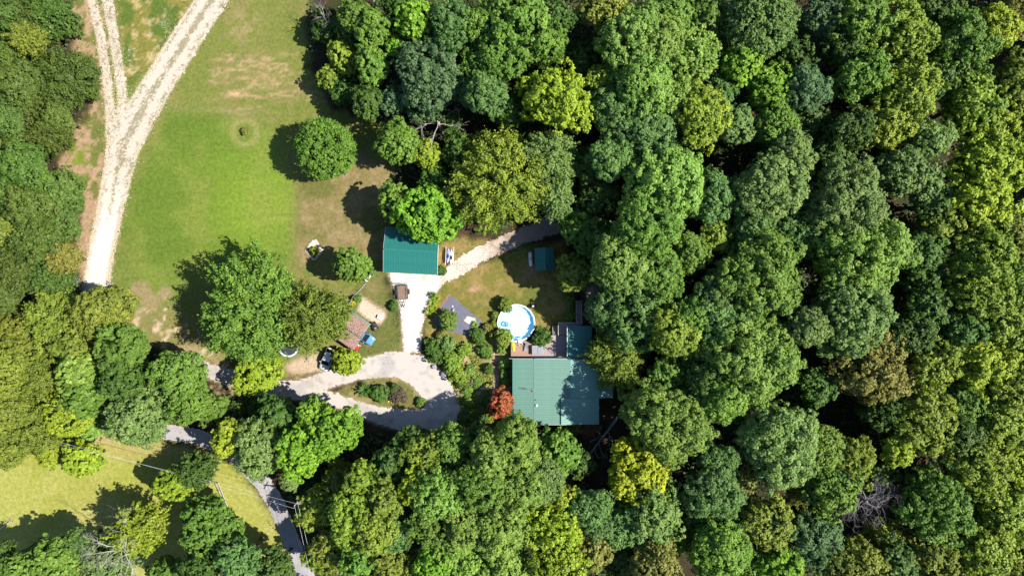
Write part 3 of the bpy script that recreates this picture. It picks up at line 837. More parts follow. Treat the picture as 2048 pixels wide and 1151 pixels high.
# ------------------------------------------------------------------ vehicles
def car(name, label, pos, heading, paint, length=4.4, width=1.8, height=1.5, cab=(.28, .80), van=False):
    """front towards +x; local origin under the middle of the car"""
    t = thing(name, label, 'car', pos, heading)
    L, w = length, width / 2
    def ring(x, hw, zb, zt, tuck=.06):
        return [(x, -hw * .92, zb), (x, -hw, zb + .18), (x, -hw, zt - .18), (x, -hw + tuck * 1.6, zt - .03), (x, -hw * .45, zt), (x, hw * .45, zt), (x, hw - tuck * 1.6, zt - .03), (x, hw, zt - .18), (x, hw, zb + .18), (x, hw * .92, zb)]
    belt = height * .62
    secs = [(-L / 2, w * .80, .38, belt - .12), (-L / 2 + .12, w * .92, .25, belt - .02), (-L / 2 + .7, w, .2, belt + .02), (0, w, .2, belt), (L / 2 - 1.25, w, .2, belt - .03), (L / 2 - .6, w * .97, .2, belt - .12), (L / 2 - .18, w * .87, .24, belt - .24), (L / 2, w * .66, .34, belt - .36)]
    obj('body', MB().loft([ring(*s) for s in secs]), paint, t, smooth=True, bevel=0)
    # cabin
    cx0 = -L / 2 + (.12 if van else .25); cx1 = L / 2 - 1.15
    hz = height
    def cring(x, hw, z): return [(x, -hw, z), (x, hw, z)]
    rx0 = cx0 + (.25 if van else .55); rx1 = cx1 - .85
    wt = w * .78; wb = w * .94
    low = belt - .04
    b = [(cx0, -wb, low), (cx1, -wb, low), (cx1, wb, low), (cx0, wb, low)]
    tp = [(rx0, -wt, hz - .03), (rx1, -wt, hz - .03), (rx1, wt, hz - .03), (rx0, wt, hz - .03)]
    obj('roof', MB().loft([[(x, -wt, hz - .06), (x, -wt * .7, hz), (x, wt * .7, hz), (x, wt, hz - .06), (x, wt, hz - .09), (x, -wt, hz - .09)] for x in (rx0 - .04, (rx0 + rx1) / 2, rx1 + .04)]), paint, t, smooth=False)
    # glass faces with thickness: one piece each
    def glass(nm, p):
        p = [Vector(q) for q in p]; n = (p[1] - p[0]).cross(p[3] - p[0]).normalized() * .02
        obj(nm, MB().loft([[q for q in p], [q + n for q in p]]), M['glass'], t)
    glass('windshield', [b[1], b[2], tp[2], tp[1]])
    glass('rear_window', [b[3], b[0], tp[0], tp[3]])
    glass('side_window', [b[0], b[1], tp[1], tp[0]])
    glass('side_window', [b[2], b[3], tp[3], tp[2]])
    for s in (-1, 1):
        for q, (u0, u1) in enumerate((((b[1]), tp[1]), ((b[0]), tp[0]))):
            p0 = Vector((u0[0], s * abs(u0[1]), u0[2])); p1 = Vector((u1[0], s * abs(u1[1]), u1[2]))
            obj('pillar', MB().tube(p0, p1, .05, .04, 6), paint, t)
        obj('mirror', MB().box((cx1 - .25, s * (w + .1), belt + .08), (.14, .2, .14)), paint, t, bevel=.03)
        obj('headlight', MB().box((L / 2 - .16, s * w * .58, belt - .40), (.22, .34, .14), rz=-s * .35), M['lamp'], t, bevel=.03)
        obj('tail_light', MB().box((-L / 2 + .06, s * w * .72, belt - .2), (.10, .26, .2)), M['tail'], t, bevel=.02)
        for x in (-L / 2 + .8, L / 2 - .85):
            wh = obj('wheel', MB().lathe([(.20, -.1), (.31, -.11), (.33, -.06), (.33, .06), (.31, .11), (.20, .1)], 18), M['rubber'], t, loc=(x, s * (w - .08), .33))
            wh.rotation_euler = (math.pi / 2, 0, 0)
            obj('rim', MB().lathe([(0, .07), (.2, .07), (.2, -.07), (0, -.07)], 14), M['steel'], wh)
    return t

def heading(p, q):
    a = W(*p); b = W(*q)
    return math.atan2(b.y - a.y, b.x - a.x)
h1 = heading((716, 662), (748, 684))
c = W(729, 670.5); car('parked_car', 'blue car nosing out from under the leaf-strewn carport', (c.x, c.y, 0), h1, M['car_blue'], 4.3, 1.85)
c = W(701, 684); car('parked_car', 'red car mostly hidden under the smaller carport', (c.x, c.y, 0), h1, M['car_red'], 4.1, 1.75)
h2 = heading((668, 692), (648, 737))
c = W(656.5, 717.5); car('parked_car', 'silver-white car half under trees beside the driveway', (c.x, c.y, 0), h2, M['car_white'], 4.4, 1.85)

# utility trailer ------------------------------------------------------
def trailer():
    c = W(806, 584); t = thing('utility_trailer', 'flat utility trailer with a brown plank bed on the white gravel', 'trailer', (c.x, c.y, 0), math.radians(4))
    w, l, z = 1.75, 2.45, .55
    n = 9
    for i in range(n):
        obj('plank', MB().box((-w / 2 + w * (i + .5) / n, 0, z + rngp.uniform(-.006, .006)), (w / n - .018, l, .05)), M['timber'], t)
    fr = MB()
    for s in (-1, 1):
        fr.box((s * (w / 2 + .06), 0, z - .02), (.10, l + .2, .14)).box((0, s * (l / 2 + .06), z - .02), (w + .02, .10, .14))
    obj('frame', fr, M['dsteel'], t)
    for s in (-1, 1):
        r = MB()
        for y in (-1.1, -.4, .4, 1.1): r.box((s * (w / 2 + .075), y, z + .22), (.05, .05, .36))
        r.box((s * (w / 2 + .075), 0, z + .42), (.06, l + .1, .05))
        obj('side_rail', r, M['dsteel'], t)
        obj('fender', MB().box((s * (w / 2 + .30), .05, z + .10), (.30, .95, .06)).box((s * (w / 2 + .30), -.48, z - .02), (.30, .05, .24)).box((s * (w / 2 + .30), .58, z - .02), (.30, .05, .24)), M['dsteel'], t)
        wh = obj('wheel', MB().lathe([(.16, -.1), (.30, -.11), (.33, -.05), (.33, .05), (.30, .11), (.16, .1)], 18), M['rubber'], t, loc=(s * (w / 2 + .30), .05, .33))
        wh.rotation_euler = (0, math.pi / 2, 0)
        obj('rim', MB().lathe([(0, .06), (.17, .06), (.17, -.06), (0, -.06)], 12), M['white_metal'], wh)
    y0 = -l / 2 - .1
    obj('tongue', MB().tube((-.55, y0, z - .05), (-.10, y0 - 1.25, z - .06), .05).tube((.55, y0, z - .05), (.10, y0 - 1.25, z - .06), .05).tube((-.36, y0 - .55, z - .05), (.36, y0 - .55, z - .05), .035), M['dsteel'], t)
    obj('coupler', MB().box((0, y0 - 1.36, z - .03), (.16, .34, .14)).tube((.22, y0 - 1.1, .05), (.22, y0 - 1.1, .85), .04), M['dsteel'], t)
    g = MB()
    for k in range(7): g.tube((-w / 2 + w * k / 6, l / 2 + .12, z), (-w / 2 + w * k / 6 - .05, l / 2 + .42, z + 1.0), .022)
    g.tube((-w / 2, l / 2 + .12, z + .02), (w / 2, l / 2 + .12, z + .02), .03).tube((-w / 2 - .05, l / 2 + .42, z + 1.0), (w / 2 - .05, l / 2 + .42, z + 1.0), .03).tube((-w / 2, l / 2 + .27, z + .5), (w / 2, l / 2 + .27, z + .5), .025)
    obj('ramp_gate', g, M['dsteel'], t)
trailer()

# kayaks on a rack --------------------------------------------------------
def kayak(label, px, py, m, rot, L=3.0):
    c = W(px, py, .55)
    t = thing('kayak', label, 'kayak', (c.x, c.y, .55), rot, 'kayaks on the rack')
    rings = []
    for u in np.linspace(-1, 1, 13):
        hw = .36 * (1 - abs(u) ** 2.4) + .02; zb = .02 + .14 * abs(u) ** 3; zt = .30 + .10 * abs(u) ** 3
        y = u * L / 2
        rings.append([(0, y, zb), (hw * .7, y, zb + .06), (hw, y, zt - .06), (hw * .6, y, zt + .01), (0, y, zt + .05), (-hw * .6, y, zt + .01), (-hw, y, zt - .06), (-hw * .7, y, zb + .06)])
    obj('hull', MB().loft(rings), m, t, smooth=True)
    ck = [(.24 * math.cos(a), -.1 + .45 * math.sin(a)) for a in np.linspace(0, 2 * math.pi, 17)[:-1]]
    obj('cockpit', MB().loft([[(x, y, .32) for x, y in ck], [(x * .95, y * .95, .37) for x, y in ck]]), M['black'], t)
    obj('grab_loop', MB().tube((-.05, L / 2 - .1, .42), (.05, L / 2 - .1, .42), .02), M['black'], t)
    return t
kayak('violet-blue kayak on the rack, the one nearer the garage', 896, 511, M['kayak_blue'], math.radians(-4))
kayak('pale blue kayak on the rack, the one farther from the garage', 902.5, 514, M['kayak_pale'], math.radians(-1))
c = W(900, 512); rk = thing('kayak_rack', 'white pipe rack carrying two kayaks beside the garage', 'rack', (c.x, c.y, 0), math.radians(-2))
for y in (-1.0, 1.0):
    obj('crossbar', MB().tube((-.75, y, .5), (.75, y, .5), .035), M['white'], rk)
    for s in (-1, 1): obj('leg', MB().tube((s * .72, y, 0), (s * .72, y, .8), .035), M['white'], rk)
for s in (-1, 1): obj('side_rail', MB().tube((s * .72, -1.7, .8), (s * .72, 1.7, .8), .035), M['white'], rk)

# propane tank ------------------------------------------------------------
c = W(1061, 518); pt = thing('propane_tank', 'long white propane tank lying beside the shed', 'tank', (c.x, c.y, 0), math.radians(3))
prof = [(0.0, -1.38), (.16, -1.36), (.29, -1.26), (.36, -1.08), (.36, 1.08), (.29, 1.26), (.16, 1.36), (0, 1.38)]
tk = obj('shell', MB().lathe(prof, 20), M['tank'], pt, smooth=True, loc=(0, 0, .72)); tk.rotation_euler = (math.pi / 2, 0, 0)
obj('valve_dome', MB().lathe([(0, 1.28), (.14, 1.25), (.17, 1.15), (.17, 1.02)], 14), M['steel'], pt, smooth=True)
for y in (-.8, .8): obj('saddle', MB().box((0, y, .2), (.5, .14, .42)), M['stone'], pt)

# ------------------------------------------------------------------ pool and decks
def pool():
    c = W(1032.5, 645.5, 1.25); R = 3.42; n = 18; H = 1.3
    t = thing('swimming_pool', 'round above-ground pool full of bright water beside the deck', 'pool', (c.x, c.y, 0))
    obj('wall', MB().lathe([(R, 0), (R, H - .04), (R - .05, H - .04), (R - .05, .02)], n), M['white_metal'], t)
    obj('liner', MB().lathe([(R - .055, H - .05), (R - .06, .68), (R - .35, .60), (0.0, .56)], 36), M['liner'], t)
    obj('water', MB().lathe([(R - .062, H - .16), (R * .5, H - .16), (0.0, H - .16)], 36), M['water'], t)
    for k in range(n):
        a0 = 2 * math.pi * k / n; a1 = 2 * math.pi * (k + 1) / n; g = .012
        r0, r1 = R - .13, R + .12
        p = [(r0 * math.cos(a0 + g), r0 * math.sin(a0 + g)), (r1 * math.cos(a0 + g), r1 * math.sin(a0 + g)), (r1 * math.cos(a1 - g), r1 * math.sin(a1 - g)), (r0 * math.cos(a1 - g), r0 * math.sin(a1 - g))]
        obj('top_rail', MB().loft([[(x, y, H - .035) for x, y in p], [(x, y, H + .03) for x, y in p]]), M['white_metal'], t)
        obj('upright', MB().box(((R + .05) * math.cos(a0), (R + .05) * math.sin(a0), (H - .04) / 2), (.09, .16, H - .04), rz=a0), M['white_metal'], t)
    # ladder over the south side
    a = math.radians(-78); rx, ry = math.cos(a), math.sin(a)
    ld = thing('pool_ladder', 'white ladder straddling the pool rim at the deck', 'ladder', (c.x + rx * R, c.y + ry * R, 0), a)
    for s in (-1, 1):
        obj('side_rail', MB().path([(-.75, s * .3, .3), (-.55, s * .3, 1.9), (-.25, s * .3, 2.2), (.3, s * .3, 2.2), (.6, s * .3, 1.9), (.8, s * .3, 1.2)], .045), M['white'], ld)
    for k in range(4): obj('step', MB().box((-.72 + k * .04, 0, .5 + k * .3), (.22, .58, .05)), M['white'], ld)
    obj('landing', MB().box((0.02, 0, 1.44), (.75, .62, .05)), M['white'], ld)
    # floats
    def torus(name, label, px, py, R1, r1, m):
        p = W(px, py, 1.2)
        mb = MB(); N1, N2 = 20, 8; vs = []; fs = []
        for i in range(N1):
            for j in range(N2):
                u = 2 * math.pi * i / N1; v = 2 * math.pi * j / N2
                vs.append(((R1 + r1 * math.cos(v)) * math.cos(u), (R1 + r1 * math.cos(v)) * math.sin(u), r1 * math.sin(v)))
                fs.append((i * N2 + j, ((i + 1) % N1) * N2 + j, ((i + 1) % N1) * N2 + (j + 1) % N2, i * N2 + (j + 1) % N2))
        o = obj(name, mb.add(vs, fs), m, smooth=True, loc=(p.x, p.y, H - .12)); return tag(o, label, 'pool float', 'floats in the pool')
    torus('swim_ring', 'blue swim ring floating in the pool', 1012, 648, .36, .13, M['blue_float'])
    torus('swim_ring', 'small mint green swim ring floating in the pool', 1019.5, 649, .22, .10, M['mint_float'])
    p = W(1021, 664, 1.2)
    o = obj('pool_mat', MB().box((0, 0, 0), (.45, 1.1, .08), rz=.35), M['mint_float'], bevel=.04, loc=(p.x, p.y, H - .13)); tag(o, 'mint green air mat floating at the pool edge', 'pool float', 'floats in the pool')
    # skimmer pole
    p0 = W(1006, 634, 1.3); p1 = W(1013, 645, 1.3)
    o = obj('skimmer_pole', MB().tube(p0, p1, .025).box(p1, (.3, .22, .04), .5), M['steel']); tag(o, 'thin skimmer pole lying over the pool rim', 'pole')
pool()
c = W(1065.5, 611.5); pf = thing('pool_filter', 'black round pool filter with a white ring beside the pool', 'filter', (c.x, c.y, 0))
obj('tank', MB().lathe([(.0, .95), (.2, .93), (.36, .75), (.42, .5), (.36, .22), (.28, .1), (0, .1)], 18), M['black'], pf, smooth=True)
obj('base', MB().box((0, 0, .05), (.9, .8, .1)), M['dsteel'], pf)
obj('valve', MB().lathe([(.0, 1.06), (.12, 1.06), (.17, 1.02), (.17, .93)], 12), M['white'], pf)
obj('pump', MB().tube((-.75, -.2, .3), (-.2, -.2, .3), .16, n=12), M['black'], pf, smooth=False)
obj('hose', MB().path([(0, 0, .98), (-.35, -.25, 1.0), (-.7, -.5, .8), (-.9, -.65, .6)], .05, 8), M['dsteel'], pf)

def deck(name, label, x0, y0, x1, y1, z, dirn, m, bw=.145, rail=None, extra_rot=0):
    a = W(x0, y1, z); b = W(x1, y0, z)
    c = Vector(((a.x + b.x) / 2, (a.y + b.y) / 2, 0)); sx, sy = b.x - a.x, b.y - a.y
    t = thing(name, label, 'deck', c)
    n = max(2, round((sx if dirn == 'y' else sy) / bw)); me = None
    for i in range(n):
        if me is None:
            w = (sx if dirn == 'y' else sy) / n
            me = MB().box((0, 0, 0), ((w - .012, sy, .04) if dirn == 'y' else (sx, w - .012, .04))).mesh('plank'); me.materials.append(m)
        o = bpy.data.objects.new('plank', me); COL.objects.link(o); o.parent = t
        q = rngp.uniform(-.006, .006)
        o.location = ((-sx / 2 + w * (i + .5), q * 3, z + q) if dirn == 'y' else (q * 3, -sy / 2 + w * (i + .5), z + q))
    fr = MB()
    for s in (-1, 1): fr.box((s * (sx / 2 - .05), 0, z - .13), (.06, sy - .12, .18)).box((0, s * (sy / 2 - .05), z - .13), (sx - .24, .06, .18))
    obj('joist', fr, M['timber'], t)
    for s in (-1, 1):
        for u in (-1, 1): obj('post', MB().box((s * (sx / 2 - .16), u * (sy / 2 - .16), (z - .04) / 2 - .02), (.12, .12, z - .08)), M['timber'], t)
    return t, sx, sy
deck('pool_deck', 'reddish timber deck between the pool and the house', 1022, 681, 1063, 712, 1.18, 'y', M['deck_red'])
deck('terrace_deck', 'weathered grey deck with boards running toward the house wing', 1063.5, 670, 1134.5, 715.5, 1.0, 'x', M['deck_grey'], bw=.19)
lt, lx, ly = deck('landing_deck', 'small shaded landing deck north of the house wing', 1115.5, 644, 1162, 669, 1.12, 'y', M['deck_grey'], bw=.16)
obj('rail', MB().box((-lx / 2 + .04, 0, 2.05), (.08, ly, .06)), M['timber_pale'], lt)
obj('rail', MB().box((-lx / 2 + 1.55, ly / 2 - .04, 2.05), (3.0, .08, .06)), M['timber_pale'], lt)
for u in (-1, 0, 1): obj('baluster', MB().box((-lx / 2 + .04, u * (ly / 2 - .1), 1.55), (.07, .07, .96)), M['timber_pale'], lt)
for u in range(4): obj('baluster', MB().box((-lx / 2 + .5 + u * .8, ly / 2 - .04, 1.55), (.07, .07, .96)), M['timber_pale'], lt)

def steps(name, label, px, py, w, n, run, z0, z1, rot, m):
    c = W(px, py, (z0 + z1) / 2); t = thing(name, label, 'stairs', (c.x, c.y, 0), rot)
    L = n * run
    for k in range(n):
        obj('tread', MB().box((0, -L / 2 + run * (k + .5), z0 + (z1 - z0) * (k + .5) / n), (w, run * .8, .05)), m, t)
    for s in (-1, 1):
        a = (s * (w / 2 + .03), -L / 2, z0); b = (s * (w / 2 + .03), L / 2, z1)
        obj('stringer', MB().tube(a, b, .08, n=4), M['timber'], t)
        obj('handrail', MB().tube((a[0], a[1], a[2] + .9), (b[0], b[1], b[2] + .9), .045, n=6), M['timber_pale'], t)
        for k in (0.04, .5, .96): obj('newel_post', MB().box((a[0], a[1] + L * k, z0 + (z1 - z0) * k + .45), (.08, .08, .95)), M['timber_pale'], t)
    return t
steps('deck_steps', 'short grey steps up to the landing deck', 1110.5, 660, .95, 6, .28, 1.05, .05, 0, M['deck_grey'])
steps('garden_stairs', 'long shaded timber stairs running north from the landing deck', 1157, 624, .95, 14, .31, 1.1, .15, 0, M['deck_grey'])

c = W(1075, 699.5, 1.9); ht = thing('hot_tub', 'square hot tub under a grey folding cover on the deck', 'hot tub', (c.x, c.y, 1.02), math.radians(1))
obj('cabinet', MB().box((0, 0, .38), (2.0, 1.62, .76)), M['timber'], ht, bevel=.06)
for s in (-1, 1): obj('cover_panel', MB().box((s * .53, 0, .83), (1.03, 1.72, .12)), M['cover'], ht, bevel=.05)

c = W(1027.5, 691, 1.25); fl = thing('paddle_board', 'yellow board lying on the pool deck', 'board', (c.x, c.y, 1.21), math.radians(2))
out = [(.27 * math.cos(a) * (1 - .15 * abs(math.sin(a)) ** 4), 1.06 * math.copysign(abs(math.sin(a)) ** .75, math.sin(a))) for a in np.linspace(0, 2 * math.pi, 25)[:-1]]
obj('hull', MB().loft([[(x * .9, y, .0) for x, y in out], [(x, y, .05) for x, y in out], [(x * .9, y * .99, .10) for x, y in out]]), M['yellow'], fl)
obj('deck_pad', MB().box((0, -.45, .112), (.30, .8, .012)), M['yellow'], fl)

c = W(1052.5, 694, 1.3); lg = thing('lounge_chair', 'low dark folding lounge chair on the pool deck', 'chair', (c.x, c.y, 1.2), math.radians(-12))
obj('seat', MB().box((0, -.25, .28), (.56, 1.0, .05)), M['cover'], lg)
obj('backrest', MB().box((0, .52, .48), (.56, .66, .05), rx=.55), M['cover'], lg)
for s in (-1, 1):
    obj('side_rail', MB().tube((s * .31, -.8, .28), (s * .31, .3, .28), .025), M['dsteel'], lg)
    obj('leg', MB().tube((s * .31, -.7, 0), (s * .31, -.7, .28), .025), M['dsteel'], lg); obj('leg', MB().tube((s * .31, .2, 0), (s * .31, .2, .28), .025), M['dsteel'], lg)
    obj('armrest', MB().box((s * .31, .05, .5), (.07, .45, .04)), M['dsteel'], lg)

# trampoline -----------------------------------------------------------------
c = W(577, 693, .9); tr = thing('trampoline', 'round dark trampoline with a pale rim half under the big oak', 'trampoline', (c.x, c.y, 0))
obj('mat', MB().lathe([(1.60, .88), (.8, .86), (0, .84), ], 28), M['mat_black'], tr)
obj('rim_pad', MB().lathe([(1.60, .90), (1.60, .95), (1.92, .95), (1.92, .88), (1.60, .90)], 28), M['kayak_pale'], tr)
for k in range(6):
    a = k * math.pi / 3 + .3; obj('leg', MB().tube((1.85 * math.cos(a), 1.85 * math.sin(a), 0), (1.85 * math.cos(a), 1.85 * math.sin(a), .9), .03), M['steel'], tr)

# ride-on mower ---------------------------------------------------------------
c = W(749.5, 652); mw = thing('riding_mower', 'black riding mower parked beside the bare sand', 'mower', (c.x, c.y, 0), math.radians(120))
obj('hood', MB().loft([[(x, -w_, .42), (x, -w_, zt - .08), (x, -w_ * .6, zt), (x, w_ * .6, zt), (x, w_, zt - .08), (x, w_, .42)] for x, w_, zt in ((.05, .30, .86), (.6, .30, .84), (.85, .24, .74))]), M['black'], mw)
obj('deck', MB().lathe([(0, .33), (.52, .32), (.56, .18), (.56, .12)], 16, (-.05, 0, 0)), M['dsteel'], mw)
obj('seat', MB().box((-.45, 0, .66), (.42, .45, .1)).box((-.66, 0, .9), (.1, .45, .42)), M['litter'], mw, bevel=.03)
obj('fender', MB().box((-.5, 0, .52), (.7, .95, .08)), M['black'], mw, bevel=.03)
obj('steering_wheel', MB().lathe([(.14, .98), (.17, 1.0), (.14, 1.02), (.14, .98)], 14, (0, 0, 0)).tube((0, 0, .7), (0, 0, 1.0), .03), M['black'], mw)
for x, r in ((.55, .2), (-.52, .27)):
    for s in (-1, 1):
        wh = obj('wheel', MB().lathe([(.08, -.1), (r - .02, -.11), (r, -.05), (r, .05), (r - .02, .11), (.08, .1)], 16), M['rubber'], mw, loc=(x, s * .42, r)); wh.rotation_euler = (math.pi / 2, 0, 0)
        obj('rim', MB().lathe([(0, .08), (.1, .08), (.1, -.08), (0, -.08)], 10), M['white'], wh)

c = W(760.5, 634); o = obj('cooler', MB().box((0, 0, .2), (.95, .6, .40)).box((0, 0, .43), (.99, .64, .06)), M['white'], bevel=.03, loc=(c.x, c.y, 0), rotz=-.45); tag(o, 'white lidded box left on the bare sand', 'box')

# wire run fence by the carports ----------------------------------------------
def fence_line(name, label, pts, h, m, gap=2.0, rails=2, r=.03):
    t = thing(name, label, 'fence', (0, 0, 0))
    P = [W(*p) for p in pts]; P = [Vector((p.x, p.y, 0)) for p in P]
    t.location = P[0]
    for a, b in zip(P[:-1], P[1:]):
        L = (b - a).length; n = max(1, round(L / gap))
        for k in range(n + (1 if b is P[-1] else 0)):
            q = a.lerp(b, k / n) - P[0]
            obj('post', MB().tube((q.x, q.y, 0), (q.x, q.y, h + .06), r, n=7), m, t)
        for j in range(rails):
            z = h * (j + 1) / rails - .04
            obj('rail', MB().tube((a - P[0]) + Vector((0, 0, z)), (b - P[0]) + Vector((0, 0, z)), r * .7, n=6), m, t)
    return t
fence_line('wire_fence', 'grey pipe fence slanting from the white bench toward the carport', [(734, 566), (722, 580), (709, 593), (701, 609), (690, 618)], 1.5, M['steel'], 1.6, 3, .035)
c = W(737, 556); bn = thing('bench', 'white plank bench at the end of the pipe fence', 'bench', (c.x, c.y, 0), math.radians(55))
for k in range(3): obj('seat_slat', MB().box((0, -.17 + .17 * k, .46), (1.35, .15, .04)), M['white'], bn)
for s in (-1, 1): obj('leg', MB().box((s * .5, 0, .22), (.08, .42, .44)), M['white'], bn)

# rail fence by the road ------------------------------------------------------------
rf = fence_line('rail_fence', 'pale two-rail timber fence standing beside the road verge', [(437.5, 964), (450, 996), (463.5, 1030)], .95, M['timber_pale'], 1.75, 2, .07)
c = W(437, 964); d_ = (W(463.5, 1030) - c)
t2 = obj('rail', MB().tube(Vector((.28, .10, .88)), Vector((d_.x + .28, d_.y + .10, .88)), .06, n=6), M['timber_pale'], rf)
fence_line('rail_fence', 'short weathered fence end at the road bend', [(414, 905), (421, 915)], 1.0, M['timber_pale'], 1.0, 2, .06)

# utility pole and wires -------------------------------------------------------------
pb = W(622, 977); up = thing('utility_pole', 'grey utility pole with a crossarm beside the road', 'pole', (pb.x, pb.y, 0))
HP = 9.6
obj('mast', MB().tube((0, 0, 0), (0, 0, HP), .17, .11, 10), M['deadgrey'], up)
ca = math.radians(60)
obj('crossarm', MB().box((0, 0, HP - .5), (1.5, .09, .10), rz=ca), M['timber'], up)
for s in (-.68, -.25, .25, .68): obj('insulator', MB().tube((s * math.cos(ca), s * math.sin(ca), HP - .44), (s * math.cos(ca), s * math.sin(ca), HP - .24), .04, .03), M['cover'], up)
obj('transformer', MB().tube((.32, -.1, HP - 2.3), (.32, -.1, HP - 1.4), .24, n=12), M['steel'], up)
def wire(label, p0, p1, sag, grp):
    p0 = Vector(p0); p1 = Vector(p1); pts = []
    for u in np.linspace(0, 1, 25):
        q = p0.lerp(p1, float(u)); q.z -= sag * 4 * u * (1 - u); pts.append(q)
    o = obj('power_line', MB().path(pts, .016, 5), M['wire']); tag(o, label, 'wire', grp)
top = Vector((pb.x, pb.y, HP - .24))
for s, l in ((-.68, 'power wire over the south-west lawn, the northern of the pair'), (.25, 'power wire over the south-west lawn, the southern of the pair')):
    e = W(-140, 818 if s < 0 else 832, 9.0)
    wire(l, top + Vector((s * math.cos(ca), s * math.sin(ca), 0)), e, 1.2, 'overhead wires from the pole')
for s, l in ((-.25, 'power wire running south along the road, the western of the pair'), (.68, 'power wire running south along the road, the eastern of the pair')):
    e = W(638 if s < 0 else 646, 1250, 9.0)
    wire(l, top + Vector((s * math.cos(ca), s * math.sin(ca), 0)), e, .7, 'overhead wires from the pole')

# garden things --------------------------------------------------------------------
def poly_thing(name, label, cat, P, m, z=0.03, th=.012, sub=18):
    pts = [W(*p) for p in P]; c = sum(pts, Vector()) / len(pts)
    ring = []
    rr = random.Random(len(P) * 7)
    for i in range(len(pts)):
        a, b = pts[i], pts[(i + 1) % len(pts)]
        n = max(1, int((b - a).length / .35))
        for k in range(n):
            q = a.lerp(b, k / n) - c
            ring.append((q.x + rr.uniform(-.05, .05), q.y + rr.uniform(-.05, .05)))
    mb = MB().loft([[(x, y, 0) for x, y in ring], [(x, y, th) for x, y in ring]])
    o = obj(name, mb, m, loc=(c.x, c.y, z)); tag(o, label, cat)
    return o
wm = thing('weed_mat', 'dark weed-barrier cloth in overlapping strips on a garden bed', 'ground cloth', W(925, 630))
def strip(P, z, m):
    pts = [W(*p) - W(925, 630) for p in P]
    return obj('fabric_strip', MB().loft([[(p.x, p.y, z) for p in pts], [(p.x, p.y, z + .012) for p in pts]]), m, wm)
strip([(902, 590), (909, 596), (967, 646), (957, 651), (894, 602)], .050, M['weedmat'])
strip([(894, 600), (958, 649), (945, 656), (884, 614)], .034, M['weedmat'])
strip([(886, 612), (950, 654), (938, 662), (876, 628)], .050, M['weedmat'])
strip([(878, 626), (944, 659), (930, 664), (866, 640)], .034, M['weedmat'])
strip([(868, 638), (936, 661), (975, 652), (984, 658), (940, 671), (884, 660)], .050, M['weedmat'])
poly_thing('soil_bed', 'reddish soil showing along the dark garden cloth', 'garden bed', [(897, 587), (904, 590), (886, 618), (878, 622), (879, 612)], M['soil'], .008)
poly_thing('soil_bed', 'bare tan soil patch at the east tip of the garden cloth', 'garden bed', [(934, 632), (950, 636), (953, 644), (938, 648), (928, 640)], M['stone'], .064)

c = W(908, 619.5); pot = thing('bucket', 'black and white bucket standing on the dark garden cloth', 'bucket', (c.x, c.y, .06))
obj('shell', MB().lathe([(0, .02), (.17, .02), (.22, .36), (.19, .36), (.15, .06), (0, .06)], 16), M['white'], pot)
obj('handle', MB().path([(-.22, 0, .34), (-.15, .1, .5), (.15, .1, .5), (.22, 0, .34)], .015), M['black'], pot)
c = W(905, 612); o = obj('stone', MB().lathe([(0, .12), (.12, .1), (.2, .03), (.16, 0)], 8), M['stone'], loc=(c.x, c.y, .06)); tag(o, 'small white stone lying on the dark garden cloth', 'stone')

c = W(950.5, 765); bx = thing('planter_box', 'square brown planter with a pale frame in the garden', 'planter', (c.x, c.y, 0), math.radians(-2))
for s in (-1, 1):
    obj('side_board', MB().box((s * .58, 0, .22), (.08, 1.24, .44)), M['timber_pale'], bx); obj('side_board', MB().box((0, s * .58, .22), (1.08, .08, .44)), M['timber_pale'], bx)
obj('soil', MB().box((0, 0, .18), (1.07, 1.07, .30)), M['timber'], bx)

gp = thing('stone_path', 'line of pale stepping stones crossing the garden toward the house', 'path', W(953, 777))
for k in range(15):
    x = -3.7 + k * .5 + rngp.uniform(-.06, .06); y = rngp.uniform(-.08, .08); a0 = rngp.uniform(0, 6)
    rr = [rngp.uniform(.17, .27) for _ in range(7)]
    ring = [(x + r * math.cos(a0 + i * 2 * math.pi / 7), y + r * math.sin(a0 + i * 2 * math.pi / 7)) for i, r in enumerate(rr)]
    obj('stone', MB().loft([[(u, v, .0) for u, v in ring], [(u, v, .07) for u, v in ring]]), M['stone'], gp)
bp_ = thing('brick_path', 'narrow reddish brick path running down the garden beside the house', 'path', W(992, 735))
for k in range(34):
    t_ = k / 33; p = W(978 + 16 * math.sin(t_ * 2.2), 690 + t_ * 85) - W(992, 735)
    for j in (-1, 0, 1):
        o = obj('brick', MB().box((0, 0, .035), (.24, .17, .07)), M['brick'] if rngp.random() < .7 else M['stone'], bp_, loc=(p.x + j * .26 + rngp.uniform(-.02, .02), p.y + rngp.uniform(-.02, .02), rngp.uniform(0, .02)), rotz=rngp.uniform(-.12, .12))
for (x0, y0, x1, y1, lab) in ((945, 716, 978, 718, 'northern'), (945, 733, 965, 735, 'middle'), (920, 789, 955, 791, 'southern')):
    a = W(x0, y0); b = W(x1, y1); dv = b - a
    o = obj('bed_timber', MB().box((0, 0, .1), (dv.length, .16, .2)), M['timber'], loc=((a.x + b.x) / 2, (a.y + b.y) / 2, 0), rotz=math.atan2(dv.y, dv.x)); tag(o, 'weathered timber edging a garden bed, the %s of three' % lab, 'edging', 'garden bed timbers')
